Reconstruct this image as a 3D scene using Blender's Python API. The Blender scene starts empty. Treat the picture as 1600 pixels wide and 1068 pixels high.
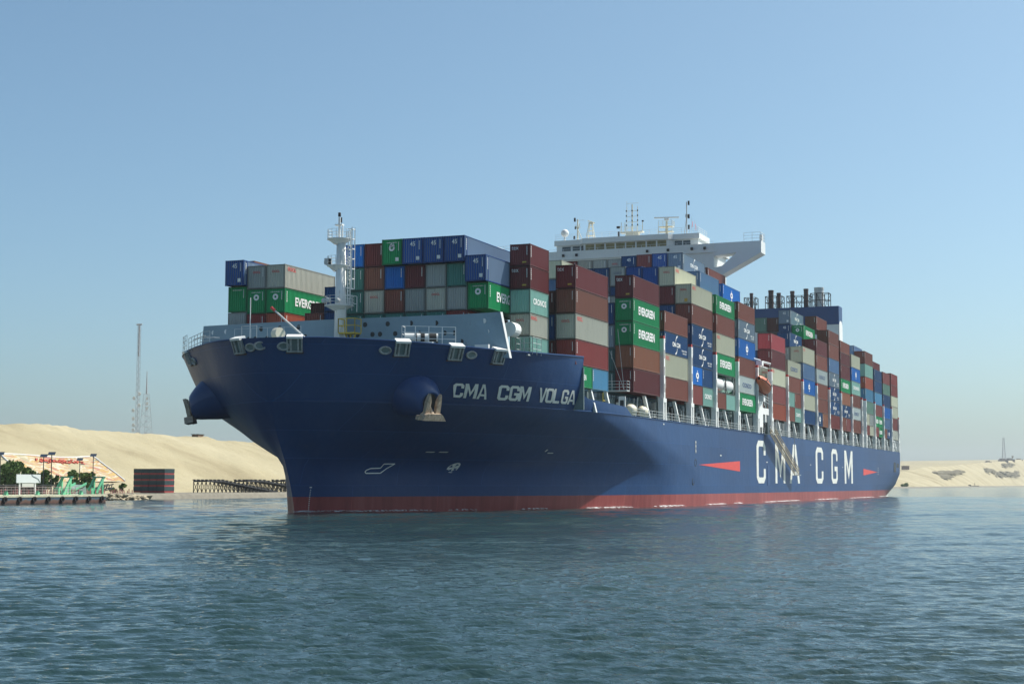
import bpy, bmesh, math, random
import numpy as np
from mathutils import Vector, Matrix
R = math.radians
rnd = random.Random(7)
C = bpy.context.scene.collection
sc = bpy.context.scene

# ------------------------------------------------------------------ camera, sky, sun, exposure
# world axes: X = towards the ship's port side, Y = aft, Z = up; origin = stem at the waterline
cam = bpy.data.cameras.new("Camera"); camo = bpy.data.objects.new("Camera", cam); C.objects.link(camo)
cam.sensor_width = 36; cam.lens = 2478.6 / 1600 * 36; cam.clip_start = 0.5; cam.clip_end = 30000
CAM = Vector((83.869, -149.457, 3.16))
camo.location = CAM
camo.rotation_euler = (Matrix.Rotation(0.376, 4, 'Z') @ Matrix.Rotation(math.pi/2 + 0.0889, 4, 'X') @ Matrix.Rotation(0.002, 4, 'Z')).to_euler()
sc.camera = camo
SUN = Vector((0.44, 0.44, 0.78)).normalized()
w = bpy.data.worlds.new("World"); sc.world = w; w.use_nodes = True
nt = w.node_tree; bg = nt.nodes['Background']
sky = nt.nodes.new('ShaderNodeTexSky'); sky.sky_type = 'NISHITA'; sky.sun_disc = False
sky.sun_elevation = math.asin(SUN.z); sky.sun_rotation = math.atan2(SUN.x, SUN.y)
sky.altitude = 0; sky.air_density = 0.7; sky.dust_density = 2.2; sky.ozone_density = 4.5
bg.inputs[1].default_value = 0.125
tint = nt.nodes.new('ShaderNodeMix'); tint.data_type = 'RGBA'; tint.blend_type = 'MULTIPLY'; tint.inputs[0].default_value = 1; tint.inputs[7].default_value = (0.95, 1.10, 0.97, 1)
nt.links.new(sky.outputs[0], tint.inputs[6]); nt.links.new(tint.outputs[2], bg.inputs[0])
sl = bpy.data.lights.new("Sun", 'SUN'); sl.energy = 5.0; sl.angle = R(0.5); sl.color = (1, 0.95, 0.87)
so = bpy.data.objects.new("Sun", sl); C.objects.link(so)
so.rotation_euler = SUN.to_track_quat('Z', 'Y').to_euler(); so.location = (60, 0, 120)
sc.view_settings.view_transform = 'Standard'; sc.view_settings.look = 'None'
sc.view_settings.exposure = 0.35; sc.view_settings.gamma = 1

# ------------------------------------------------------------------ materials
def new_mat(name):
    m = bpy.data.materials.new(name); m.use_nodes = True
    t = m.node_tree; return m, t, t.nodes['Principled BSDF']
def N(t, typ, **kw):
    n = t.nodes.new(typ)
    for k, v in kw.items():
        if k.startswith('i_'):
            key = k[2:]; n.inputs[int(key) if key.isdigit() else key].default_value = v
        else: setattr(n, k, v)
    return n
def ramp(t, fac, stops):
    r = t.nodes.new('ShaderNodeValToRGB'); e = r.color_ramp.elements
    while len(e) < len(stops): e.new(0.5)
    for a, (p, c) in zip(e, stops): a.position = p; a.color = (*c, 1) if len(c) == 3 else c
    t.links.new(fac, r.inputs[0]); return r
def mix(t, fac, a, b, bt='MIX'):
    m = t.nodes.new('ShaderNodeMix'); m.data_type = 'RGBA'; m.blend_type = bt
    for sck, v in ((0, fac), (6, a), (7, b)):
        if isinstance(v, (tuple, list)): m.inputs[sck].default_value = (*v[:3], 1)
        elif isinstance(v, (int, float)): m.inputs[sck].default_value = v
        else: t.links.new(v, m.inputs[sck])
    return m.outputs[2]
def simple(name, col, rough=0.5, metal=0.0, var=0.15, scale=0.6, rust=0.0, spec=0.4):
    m, t, b = new_mat(name)
    tc = N(t, 'ShaderNodeTexCoord')
    n = N(t, 'ShaderNodeTexNoise', i_Scale=scale, i_Detail=5.0, i_Roughness=0.65); t.links.new(tc.outputs['Object'], n.inputs['Vector'])
    lo = tuple(c * (1 - var) for c in col); hi = tuple(min(1, c * (1 + var)) for c in col)
    c = ramp(t, n.outputs[0], [(0.3, lo), (0.7, hi)]).outputs[0]
    if rust > 0:
        mp = N(t, 'ShaderNodeMapping'); mp.inputs['Scale'].default_value = (1, 1, 0.25); t.links.new(tc.outputs['Object'], mp.inputs[0])
        n2 = N(t, 'ShaderNodeTexNoise', i_Scale=scale * 4, i_Detail=7.0, i_Roughness=0.7); t.links.new(mp.outputs[0], n2.inputs['Vector'])
        f = ramp(t, n2.outputs[0], [(0.68 - 0.25 * rust, (0, 0, 0)), (0.78, (1, 1, 1))]).outputs[0]
        c = mix(t, f, c, (0.16, 0.07, 0.035))
    t.links.new(c, b.inputs['Base Color'])
    b.inputs['Roughness'].default_value = rough; b.inputs['Metallic'].default_value = metal
    b.inputs['Specular IOR Level'].default_value = spec
    return m
def container_paint(name, col, dirt=0.5, rough=0.5):
    """weathered container paint: fading per container, vertical grime, rust specks"""
    m, t, b = new_mat(name)
    tc = N(t, 'ShaderNodeTexCoord'); oi = N(t, 'ShaderNodeObjectInfo')
    off = N(t, 'ShaderNodeVectorMath', operation='MULTIPLY_ADD'); off.inputs[1].default_value = (1, 1, 1)
    cmb = N(t, 'ShaderNodeCombineXYZ')
    mu = N(t, 'ShaderNodeMath', operation='MULTIPLY', i_1=97.0); t.links.new(oi.outputs['Random'], mu.inputs[0])
    for i in range(3): t.links.new(mu.outputs[0], cmb.inputs[i])
    t.links.new(tc.outputs['Object'], off.inputs[0]); t.links.new(cmb.outputs[0], off.inputs[2])
    v = off.outputs[0]
    mp = N(t, 'ShaderNodeMapping'); mp.inputs['Scale'].default_value = (2.2, 2.2, 0.28); t.links.new(v, mp.inputs[0])
    n1 = N(t, 'ShaderNodeTexNoise', i_Scale=0.35, i_Detail=3.0); t.links.new(v, n1.inputs['Vector'])
    n2 = N(t, 'ShaderNodeTexNoise', i_Scale=1.1, i_Detail=6.0, i_Roughness=0.7); t.links.new(mp.outputs[0], n2.inputs['Vector'])
    n3 = N(t, 'ShaderNodeTexNoise', i_Scale=2.6, i_Detail=8.0, i_Roughness=0.75); t.links.new(v, n3.inputs['Vector'])
    rr = N(t, 'ShaderNodeMapRange', i_3=-0.16, i_4=0.16); t.links.new(oi.outputs['Random'], rr.inputs[0])
    hsv = N(t, 'ShaderNodeHueSaturation'); hsv.inputs['Color'].default_value = (*col, 1)
    va = N(t, 'ShaderNodeMath', operation='ADD', i_1=1.0); t.links.new(rr.outputs[0], va.inputs[0]); t.links.new(va.outputs[0], hsv.inputs['Value'])
    fade = ramp(t, n1.outputs[0], [(0.35, (0, 0, 0)), (0.75, (0.12, 0.12, 0.12))]).outputs[0]
    g = sum(col) / 3; pale = tuple(0.7 * c + 0.25 * g + 0.05 for c in col)
    c = mix(t, fade, hsv.outputs[0], pale)
    gr = ramp(t, n2.outputs[0], [(0.52, (0, 0, 0)), (0.8, (dirt * 0.75,) * 3)]).outputs[0]
    c = mix(t, gr, c, tuple(0.38 * x + 0.012 for x in col))
    ru = ramp(t, n3.outputs[0], [(0.74 - 0.14 * dirt, (0, 0, 0)), (0.8, (0.8 * min(1, dirt * 1.3),) * 3)]).outputs[0]
    c = mix(t, ru, c, (0.13, 0.055, 0.03))
    t.links.new(c, b.inputs['Base Color'])
    b.inputs['Roughness'].default_value = rough; b.inputs['Specular IOR Level'].default_value = 0.2
    return m
PC = {  # container colours
 'ma': ((0.185, 0.046, 0.048), .35, 'maroon'), 'br': ((0.24, 0.10, 0.070), .4, 'brown'), 'rb': ((0.26, 0.092, 0.066), .45, 'red-brown'),
 'dr': ((0.27, 0.055, 0.050), .45, 'dark red'), 'rd': ((0.30, 0.085, 0.075), .4, 'dull red'), 'pk': ((0.42, 0.075, 0.085), .2, 'bright red'),
 'or': ((0.40, 0.10, 0.055), .45, 'orange-red'), 'ob': ((0.36, 0.15, 0.085), .5, 'orange-brown'), 'gr': ((0.012, 0.30, 0.105), .25, 'green'),
 'nv': ((0.016, 0.075, 0.20), .25, 'navy blue'), 'sb': ((0.12, 0.22, 0.38), .4, 'steel blue'), 'ry': ((0.010, 0.085, 0.33), .3, 'royal blue'),
 'bl': ((0.010, 0.18, 0.56), .3, 'bright blue'), 'lb': ((0.10, 0.30, 0.47), .5, 'light blue'), 'cr': ((0.60, 0.60, 0.46), .3, 'cream'), 'wr': ((0.38, 0.40, 0.38), .75, 'rust-streaked grey'),
 'ww': ((0.52, 0.52, 0.44), .6, 'off-white'), 'ws': ((0.50, 0.55, 0.53), .45, 'pale grey'), 'tl': ((0.075, 0.25, 0.21), .5, 'teal'), 'lt': ((0.28, 0.50, 0.43), .5, 'light teal'),
 'sg': ((0.24, 0.31, 0.36), .6, 'slate grey'), 'gg': ((0.16, 0.28, 0.22), .5, 'grey-green'), 'dg': ((0.07, 0.16, 0.16), .5, 'dark teal'), 'gy': ((0.36, 0.38, 0.36), .5, 'grey'),
 'cm': ((0.20, 0.27, 0.34), .35, 'grey-blue'), 'ry_lit': ((0.20, 0.28, 0.40), .4, 'sunlit royal blue'), 'db': ((0.11, 0.05, 0.042), .5, 'dark brown'),
}
MPF = {k: container_paint('frame_' + v[2].replace(' ', '_').replace('-', '_'), tuple(c * .5 + .006 for c in v[0]), 1.0) for k, v in PC.items()}
MP = {k: container_paint('paint_' + v[2].replace(' ', '_').replace('-', '_'), v[0], v[1]) for k, v in PC.items()}
WHITE = simple('white_paint', (0.78, 0.79, 0.77), 0.45, var=0.05, rust=0.25)
WHITE_MARK = simple('white_marking', (0.74, 0.76, 0.74), 0.5, var=0.1, scale=3)
RED_MARK = simple('red_marking', (0.62, 0.06, 0.05), 0.5, var=0.12, scale=3)
NAVY_MARK = simple('navy_marking', (0.04, 0.08, 0.20), 0.5, var=0.1, scale=3)
YELLOW_MARK = simple('yellow_marking', (0.55, 0.36, 0.06), 0.5, var=0.15, scale=3)
GREYPAINT = simple('grey_blue_paint', (0.235, 0.335, 0.40), 0.5, var=0.10, scale=0.25, rust=0.12)
DECKGREY = simple('grey_green_paint', (0.16, 0.22, 0.22), 0.6, var=0.25, rust=0.3)
DARK = simple('dark_steel', (0.035, 0.04, 0.042), 0.6, var=0.3)
BLACK = simple('black_steel', (0.02, 0.02, 0.022), 0.6, var=0.2)
CREAMPAINT = simple('cream_paint', (0.70, 0.66, 0.52), 0.5, var=0.06, rust=0.2)
STEEL = simple('galvanised_steel', (0.52, 0.54, 0.53), 0.5, var=0.1, rust=0.3)
YELLOW = simple('yellow_paint', (0.55, 0.40, 0.05), 0.5, var=0.1, rust=0.3)
ORANGE = simple('orange_plastic', (0.62, 0.17, 0.085), 0.45, var=0.07)
NAVYPAINT = simple('navy_paint', (0.012, 0.055, 0.17), 0.45, var=0.1, scale=0.2)
RUSTY = simple('rusty_steel', (0.46, 0.36, 0.26), 0.8, var=0.35, scale=2.0, rust=0.7)
GLASS = simple('dark_glass', (0.02, 0.025, 0.028), 0.08, var=0.1, spec=0.8)
AMBER = simple('amber_reflection', (0.22, 0.18, 0.075), 0.25, var=0.5, scale=0.8)  # amber reflection in the wheelhouse windows, painted into the pane colour
RED = simple('red_paint', (0.50, 0.04, 0.035), 0.5, var=0.1)
GREENPAINT = simple('green_paint', (0.16, 0.52, 0.30), 0.55, var=0.15, rust=0.2)
CONCRETE = simple('concrete', (0.19, 0.175, 0.14), 0.9, var=0.2, scale=0.8, rust=0.15)

def hull_material():
    m, t, b = new_mat('hull_paint')
    tc = N(t, 'ShaderNodeTexCoord'); sep = N(t, 'ShaderNodeSeparateXYZ'); t.links.new(tc.outputs['Object'], sep.inputs[0])
    n = N(t, 'ShaderNodeTexNoise', i_Scale=0.05, i_Detail=6.0, i_Roughness=0.65); t.links.new(tc.outputs['Object'], n.inputs['Vector'])
    mp = N(t, 'ShaderNodeMapping'); mp.inputs['Scale'].default_value = (0.7, 0.7, 0.06); t.links.new(tc.outputs['Object'], mp.inputs[0])
    st = N(t, 'ShaderNodeTexNoise', i_Scale=1.0, i_Detail=6.0, i_Roughness=0.65); t.links.new(mp.outputs[0], st.inputs['Vector'])
    navy = ramp(t, n.outputs[0], [(0.3, (0.004, 0.037, 0.128)), (0.72, (0.008, 0.056, 0.178))]).outputs[0]
    f = ramp(t, st.outputs[0], [(0.52, (0, 0, 0)), (0.8, (0.4, 0.4, 0.4))]).outputs[0]
    navy = mix(t, f, navy, (0.03, 0.075, 0.17))
    sc1 = N(t, 'ShaderNodeTexNoise', i_Scale=0.30, i_Detail=9.0, i_Roughness=0.75); t.links.new(tc.outputs['Object'], sc1.inputs['Vector'])
    f2 = ramp(t, sc1.outputs[0], [(0.66, (0, 0, 0)), (0.74, (0.3, 0.3, 0.3))]).outputs[0]
    navy = mix(t, f2, navy, (0.10, 0.11, 0.13))
    f3 = ramp(t, st.outputs[0], [(0.66, (0, 0, 0)), (0.80, (.4, .4, .4))]).outputs[0]
    navy = mix(t, f3, navy, (0.085, 0.060, 0.055))
    red = ramp(t, st.outputs[0], [(0.3, (0.20, 0.034, 0.034)), (0.5, (0.27, 0.05, 0.047)), (0.72, (0.33, 0.085, 0.075))]).outputs[0]
    # boot-top edge with a little waviness
    ad = N(t, 'ShaderNodeMath', operation='MULTIPLY_ADD', i_1=0.10, i_2=-0.05); t.links.new(sc1.outputs[0], ad.inputs[0])
    zz = N(t, 'ShaderNodeMath', operation='ADD'); t.links.new(sep.outputs[2], zz.inputs[0]); t.links.new(ad.outputs[0], zz.inputs[1])
    gt = N(t, 'ShaderNodeMath', operation='GREATER_THAN', i_1=1.7); t.links.new(zz.outputs[0], gt.inputs[0])
    c = mix(t, gt.outputs[0], red, navy)
    br = N(t, 'ShaderNodeTexBrick', i_Scale=1.0); br.offset = 0.5
    br.inputs['Mortar Size'].default_value = 0.025; br.inputs['Brick Width'].default_value = 11.0; br.inputs['Row Height'].default_value = 2.9
    cmb = N(t, 'ShaderNodeCombineXYZ'); t.links.new(sep.outputs[1], cmb.inputs[0]); t.links.new(sep.outputs[2], cmb.inputs[1]); t.links.new(cmb.outputs[0], br.inputs['Vector']); br.inputs['Color1'].default_value = (.86, .88, .90, 1); br.inputs['Color2'].default_value = (1.1, 1.08, 1.05, 1); br.inputs['Mortar'].default_value = (1.5, 1.45, 1.4, 1)
    t.links.new(mix(t, 1.0, c, br.outputs['Color'], 'MULTIPLY'), b.inputs['Base Color'])
    nb = N(t, 'ShaderNodeTexNoise', i_Scale=0.9, i_Detail=2.0); t.links.new(tc.outputs['Object'], nb.inputs['Vector'])
    bu0 = N(t, 'ShaderNodeBump', i_Strength=0.08, i_Distance=0.35); t.links.new(nb.outputs[0], bu0.inputs['Height'])
    bu = N(t, 'ShaderNodeBump', i_Strength=0.5, i_Distance=0.03); t.links.new(br.outputs['Fac'], bu.inputs['Height']); t.links.new(bu0.outputs[0], bu.inputs['Normal'])
    t.links.new(bu.outputs[0], b.inputs['Normal'])
    b.inputs['Roughness'].default_value = 0.45; b.inputs['Specular IOR Level'].default_value = 0.3
    return m
HULLM = hull_material()

# ------------------------------------------------------------------ mesh builder
class MB:
    def __init__(s): s.v = []; s.f = []
    def poly(s, pts):
        b = len(s.v); s.v += [tuple(p) for p in pts]; s.f.append(tuple(range(b, b + len(pts)))); return s
    def box(s, x0, x1, y0, y1, z0, z1, M=None):
        b = len(s.v)
        for x in (x0, x1):
            for y in (y0, y1):
                for z in (z0, z1):
                    p = Vector((x, y, z)); s.v.append(tuple(M @ p if M else p))
        for q in ((0, 1, 3, 2), (4, 6, 7, 5), (0, 4, 5, 1), (2, 3, 7, 6), (0, 2, 6, 4), (1, 5, 7, 3)): s.f.append(tuple(b + i for i in q))
        return s
    def prism(s, pts, d):
        """closed polygon pts extruded by vector d"""
        b = len(s.v); n = len(pts); d = Vector(d)
        s.v += [tuple(p) for p in pts] + [tuple(Vector(p) + d) for p in pts]
        s.f.append(tuple(range(b, b + n))); s.f.append(tuple(range(b + 2 * n - 1, b + n - 1, -1)))
        for i in range(n):
            j = (i + 1) % n; s.f.append((b + i, b + n + i, b + n + j, b + j))
        return s
    def tube(s, path, r, n=6, r2=None, caps=True):
        path = [Vector(p) for p in path]; b = len(s.v); m = len(path)
        for i, p in enumerate(path):
            d = (path[min(i + 1, m - 1)] - path[max(i - 1, 0)]).normalized()
            a = d.orthogonal().normalized() if abs(d.z) > 0.95 else d.cross(Vector((0, 0, 1))).normalized()
            c = d.cross(a); rr = r if r2 is None else r + (r2 - r) * i / (m - 1)
            for k in range(n):
                t = 2 * math.pi * (k + .5) / n; s.v.append(tuple(p + a * (rr * math.cos(t)) + c * (rr * math.sin(t))))
        for i in range(m - 1):
            for k in range(n):
                k2 = (k + 1) % n; s.f.append((b + i * n + k, b + i * n + k2, b + (i + 1) * n + k2, b + (i + 1) * n + k))
        if caps:
            s.f.append(tuple(b + k for k in range(n))[::-1]); s.f.append(tuple(b + (m - 1) * n + k for k in range(n)))
        return s
    def lathe(s, prof, n=16, M=None, a0=0, a1=2 * math.pi):
        b = len(s.v); m = len(prof)
        for (r, z) in prof:
            for k in range(n):
                t = a0 + (a1 - a0) * k / n; p = Vector((r * math.cos(t), r * math.sin(t), z)); s.v.append(tuple(M @ p if M else p))
        for i in range(m - 1):
            for k in range(n):
                k2 = (k + 1) % n; s.f.append((b + i * n + k, b + i * n + k2, b + (i + 1) * n + k2, b + (i + 1) * n + k))
        return s
    def ball(s, c, r, n=12):
        prof = [(max(1e-3, r * math.sin(math.pi * i / n)), -r * math.cos(math.pi * i / n)) for i in range(n + 1)]
        return s.lathe(prof, n + 2, Matrix.Translation(Vector(c)))
    def grid(s, P):
        b = len(s.v); a, c = len(P), len(P[0])
        for row in P: s.v += [tuple(p) for p in row]
        for i in range(a - 1):
            for j in range(c - 1): s.f.append((b + i * c + j, b + i * c + j + 1, b + (i + 1) * c + j + 1, b + (i + 1) * c + j))
        return s
    def mesh(s, name, m=None, smooth=False):
        me = bpy.data.meshes.new(name); me.from_pydata(s.v, [], s.f)
        if m: me.materials.append(m)
        if smooth: me.polygons.foreach_set('use_smooth', [True] * len(me.polygons))
        me.update(); return me
    def build(s, name, m, parent=None, smooth=False, norm=True):
        me = s.mesh(name, m, smooth)
        if norm:
            bm = bmesh.new(); bm.from_mesh(me); bmesh.ops.recalc_face_normals(bm, faces=bm.faces); bm.to_mesh(me); bm.free()
        o = bpy.data.objects.new(name, me); C.objects.link(o)
        if parent: o.parent = parent
        return o
def tag(o, label=None, cat=None, group=None, kind=None):
    if label: o['label'] = label
    if cat: o['category'] = cat
    if group: o['group'] = group
    if kind: o['kind'] = kind
    return o
def thing(name, label, cat, loc=(0, 0, 0), group=None, rz=0):
    o = bpy.data.objects.new(name, None); C.objects.link(o); o.location = loc; o.rotation_euler = (0, 0, rz); o.empty_display_size = 0.2
    return tag(o, label, cat, group)

# ------------------------------------------------------------------ hull shape: half breadth by station and height
HB = np.array([0, 1.2, 3, 5, 7.5, 10, 12, 15, 18, 20.5, 22.5, 23.6, 24.1])
ZL = np.array([-4, 0, 4.5, 8.2, 11.7, 18.4])
ST = np.array([
 [0.5, 2.3, 4.6, 8.2, 13.6, 19, 23, 30, 39, 49, 61, 72, 88],
 [0, 1.8, 4, 7.6, 13, 18.2, 22, 28.5, 37, 47, 58, 68, 82],
 [-1.7, 0.4, 3.0, 7.0, 12.3, 17.2, 20.8, 27, 35, 44, 54, 62.5, 75],
 [-3.9, -3.1, -1.8, .6, 4.0, 7.8, 10.8, 16.5, 24, 32, 41, 48, 58],
 [-5.6, -5.3, -4.5, -3.2, -1.1, 1.5, 3.5, 7.1, 11.8, 17.5, 25, 31, 40],
 [-8, -7.9, -7.4, -6.5, -5.1, -3.2, -1.6, 1.2, 4.8, 9.5, 15.8, 21.2, 27]])
def cub(xs, ys, x):
    xs = np.asarray(xs, float); ys = np.asarray(ys, float); h = np.diff(xs)
    d = np.diff(ys, axis=0) / h.reshape(-1, *([1] * (ys.ndim - 1)))
    m = np.zeros_like(ys); m[0] = d[0]; m[-1] = d[-1]
    for i in range(1, len(xs) - 1):
        w1 = 2 * h[i] + h[i - 1]; w2 = h[i] + 2 * h[i - 1]; a, b = d[i - 1], d[i]
        with np.errstate(divide='ignore', invalid='ignore'): m[i] = np.where(a * b > 0, (w1 + w2) / (w1 / a + w2 / b), 0)
    i = int(np.clip(np.searchsorted(xs, x) - 1, 0, len(xs) - 2)); t = (x - xs[i]) / h[i]
    return (2*t**3 - 3*t**2 + 1) * ys[i] + (t**3 - 2*t**2 + t) * h[i] * m[i] + (-2*t**3 + 3*t**2) * ys[i + 1] + (t**3 - t**2) * h[i] * m[i + 1]
_st = {}
def station(z):
    k = round(float(z), 3)
    if k not in _st: _st[k] = cub(ZL, ST, min(18.4, max(-4, k)))
    return _st[k]
SE = 287.0
def half(s, z):
    if s > 228:
        t = (s - 228) / (SE - 228)
        return 24.1 - t * t * float(np.interp(z, [-4, 0, 3, 6, 9], [15, 4.2, 1.6, .35, .2]))
    r = station(z)
    if s <= r[0]: return 0.0
    if s >= r[-1]: return 24.1
    return float(cub(r, HB, s))
def top(s):
    return float(np.interp(s, [-8, -6, -4, -1.3, 1.7, 4.1, 7.2, 10.4, 14.9, 18.7, 25.3, 25.5, 26.3, 28, 41, 43.5, 300],
                           [18.03, 18.11, 18.06, 17.96, 17.82, 17.70, 17.60, 17.57, 17.64, 17.72, 17.92, 14.6, 13.5, 13.1, 12.75, 11.75, 11.75]))
def hpt(s, z, off=0.0, side=1):
    """point on the port shell, pushed out along its normal"""
    p = half(s, z); e = .15
    if off:
        ds = (half(s + e, z) - half(s - e, z)) / (2 * e); dz = (half(s, z + e) - half(s, z - e)) / (2 * e)
        n = Vector((1, -ds, -dz)).normalized()
        return Vector((side * (p + n.x * off), s + n.y * off, z + n.z * off))
    return Vector((side * p, s, z))
def hnorm(s, z, side=1):
    e = .15; ds = (half(s + e, z) - half(s - e, z)) / (2 * e); dz = (half(s, z + e) - half(s, z - e)) / (2 * e)
    n = Vector((1, -ds, -dz)).normalized(); n.x *= side; return n

ship = thing('container_ship', 'large navy blue container ship with red boot topping and white bridge, laden with stacked containers', 'ship')
def build_hull():
    cols = []   # each column: function z -> (p, s)
    hs = list(np.concatenate([[0, .25, .6], np.linspace(1.2, 22, 40)]))
    for h in hs: cols.append(lambda z, h=h: (h, float(cub(HB, station(z), h))))
    def s22(z): return float(cub(HB, station(z), 22.0))
    for t in np.linspace(0, 1, 44)[1:]:
        def fn(z, t=t):
            s = s22(z) + (96 - s22(z)) * t; return (half(s, z), s)
        cols.append(fn)
    for s in list(np.linspace(96, 228, 24)[1:]) + list(np.linspace(228, SE, 16)[1:]):
        cols.append(lambda z, s=s: (half(s, z), s))
    low = [-3, -1.5, -0.5, 0, .6, 1.2, 1.7, 2.3, 3.1, 4, 5, 6, 7, 8, 9, 10, 10.9, 11.7]
    NU = 9
    P = [[(*c(z), z) for z in low] for c in cols]
    # shell above the main deck: forecastle columns turn upright towards the step at its after end
    up = [lambda z, h=h: (h, float(cub(HB, station(z), h))) for h in hs]
    for t in np.linspace(0, 1, 12)[1:]:
        def fu(z, t=t):
            s = s22(z) + (25.3 - s22(z)) * t; return (half(s, z), s)
        up.append(fu)
    for s in (25.5, 25.9, 26.3, 27, 28, 30, 33, 36, 39, 41, 42, 43, 43.4): up.append(lambda z, s=s: (half(s, z), s))
    Q = []
    for c in up:
        a, b = 11.7, 18.3
        for _ in range(40):
            m_ = (a + b) / 2
            if m_ < top(c(m_)[1]): a = m_
            else: b = m_
        Q.append([(*c(11.7 + (a - 11.7) * k / NU), 11.7 + (a - 11.7) * k / NU) for k in range(NU + 1)])
    mb = MB()
    for G in (P, Q): mb.grid([[(-p, s, z) for p, s, z in col] for col in reversed(G)] + [[(p, s, z) for p, s, z in col] for col in G[1:]])
    tr = P[-1]; mb.poly([(p, s, z) for p, s, z in tr] + [(-p, s, z) for p, s, z in reversed(tr)])
    o = mb.build('hull', HULLM, ship, smooth=True)
    bm = bmesh.new(); bm.from_mesh(o.data)
    bmesh.ops.remove_doubles(bm, verts=bm.verts, dist=0.002)
    bmesh.ops.dissolve_degenerate(bm, edges=bm.edges, dist=0.002); bmesh.ops.recalc_face_normals(bm, faces=bm.faces)
    for e in bm.edges:
        if len(e.link_faces) == 2 and e.calc_face_angle(0) > 0.6: e.smooth = False
    bm.to_mesh(o.data); bm.free()
    # decks
    ss = [s for s in np.linspace(-7.2, 25.2, 40)]
    d = MB(); d.poly([(half(s, 16.6) - .1, s, 16.6) for s in ss] + [(-half(s, 16.6) + .1, s, 16.6) for s in reversed(ss)])
    d.box(-23.9, 23.9, 25.2, 25.4, 11.7, 16.6)
    d.build('forecastle_deck', DECKGREY, ship)
    ss = [float(x) for x in np.concatenate([np.linspace(25.4, 95, 20), np.linspace(100, SE - .3, 20)])]
    d = MB(); d.poly([(half(s, 11.6) - .12, s, 11.6) for s in ss] + [(-half(s, 11.6) + .12, s, 11.6) for s in reversed(ss)])
    d.build('main_deck', DECKGREY, ship)
    # weld / fender line at main deck level along the bow, and hull rail cap
    k = MB(); pts = [hpt(s, 11.7, .02) for s in np.linspace(-5.3, 120, 120)]
    k.tube(pts, .07, 5); k.build('fender_strip', HULLM, ship)
    cap = MB(); pts = [hpt(s, top(s) - .05, .0) for s in np.linspace(-7.6, 25.2, 60)]
    cap.tube(pts, .09, 5); cap.tube([(-p.x, p.y, p.z) for p in pts], .09, 5); cap.build('bulwark_rail', NAVYPAINT, ship)
build_hull()

# ------------------------------------------------------------------ lettering (curve text turned into meshes)
_txt = {}
def text_mesh(txt, off=0.0):
    key = (txt, off)
    if key in _txt: return _txt[key]
    cu = bpy.data.curves.new('t', 'FONT'); cu.body = txt; cu.size = 1; cu.fill_mode = 'BOTH'; cu.offset = off; cu.resolution_u = 3
    o = bpy.data.objects.new('t', cu); C.objects.link(o)
    me = bpy.data.meshes.new_from_object(o)
    v = [tuple(x.co[:2]) for x in me.vertices]; f = [tuple(p.vertices) for p in me.polygons]
    x0 = min(a for a, _ in v); x1 = max(a for a, _ in v); y0 = min(b for _, b in v); y1 = max(b for _, b in v)
    v = [((a - x0) / (x1 - x0), (b - y0) / (y1 - y0)) for a, b in v]
    bpy.data.objects.remove(o); bpy.data.curves.remove(cu); bpy.data.meshes.remove(me)
    _txt[key] = (v, f); return _txt[key]
def put_text(mb, txt, fmap, off=0.02):
    v, f = text_mesh(txt, off); b = len(mb.v)
    mb.v += [tuple(fmap(x, y)) for x, y in v]; mb.f += [tuple(b + i for i in q) for q in f]
# block letters as polygons for the hull: lists of strokes on a 0..1 grid, with chamfered corners
def letter_polys(ch, wd=.26):
    a, b = wd, 1 - wd; h = wd * .62; c = .2; d = .13   # stroke widths: wd across, h up
    def arc_C(): return [[(1, .66), (b, .66), (b, 1 - h - .04), (b - .06, 1 - h), (a + .06, 1 - h), (a, 1 - h - .05), (a, h + .05), (a + .06, h), (b - .06, h), (b, h + .04), (b, .34), (1, .34), (1, d), (1 - c, 0), (c, 0), (0, d), (0, 1 - d), (c, 1), (1 - c, 1), (1, 1 - d)]]
    if ch == 'C': return arc_C()
    if ch == 'G': return [[(1, .66), (b, .66), (b, 1 - h - .04), (b - .06, 1 - h), (a + .06, 1 - h), (a, 1 - h - .05), (a, h + .05), (a + .06, h), (b - .06, h), (b, h + .04), (b, .36), (.5, .36), (.5, .36 + h), (1, .36 + h), (1, d), (1 - c, 0), (c, 0), (0, d), (0, 1 - d), (c, 1), (1 - c, 1), (1, 1 - d)]]
    if ch == 'O': return [[(c, 0), (1 - c, 0), (1, d), (1, .5), (b, .5), (b, h + .05), (b - .06, h), (a + .06, h), (a, h + .05), (a, .5), (0, .5), (0, d)], [(0, .5), (a, .5), (a, 1 - h - .05), (a + .06, 1 - h), (b - .06, 1 - h), (b, 1 - h - .05), (b, .5), (1, .5), (1, 1 - d), (1 - c, 1), (c, 1), (0, 1 - d)]]
    if ch == 'M': return [[(0, 0), (a * .85, 0), (a * .85, .66), (.5, .12), (1 - a * .85, .66), (1 - a * .85, 0), (1, 0), (1, 1), (1 - a * .95, 1), (.5, .42), (a * .95, 1), (0, 1)]]
    if ch == 'A': return [[(0, 0), (a * .85, 0), (.5 - .5 * .2, .62), (.5, .8), (.6, .62), (1 - a * .85, 0), (1, 0), (.64, 1), (.36, 1)], [(.27, .2), (.73, .2), (.685, .2 + h * .8), (.315, .2 + h * .8)]]
    if ch == 'V': return [[(.36, 0), (.64, 0), (1, 1), (1 - a * .9, 1), (.5, .27), (a * .9, 1), (0, 1)]]
    if ch == 'L': return [[(0, 0), (1, 0), (1, h), (a, h), (a, 1), (0, 1)]]
    return []
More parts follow.
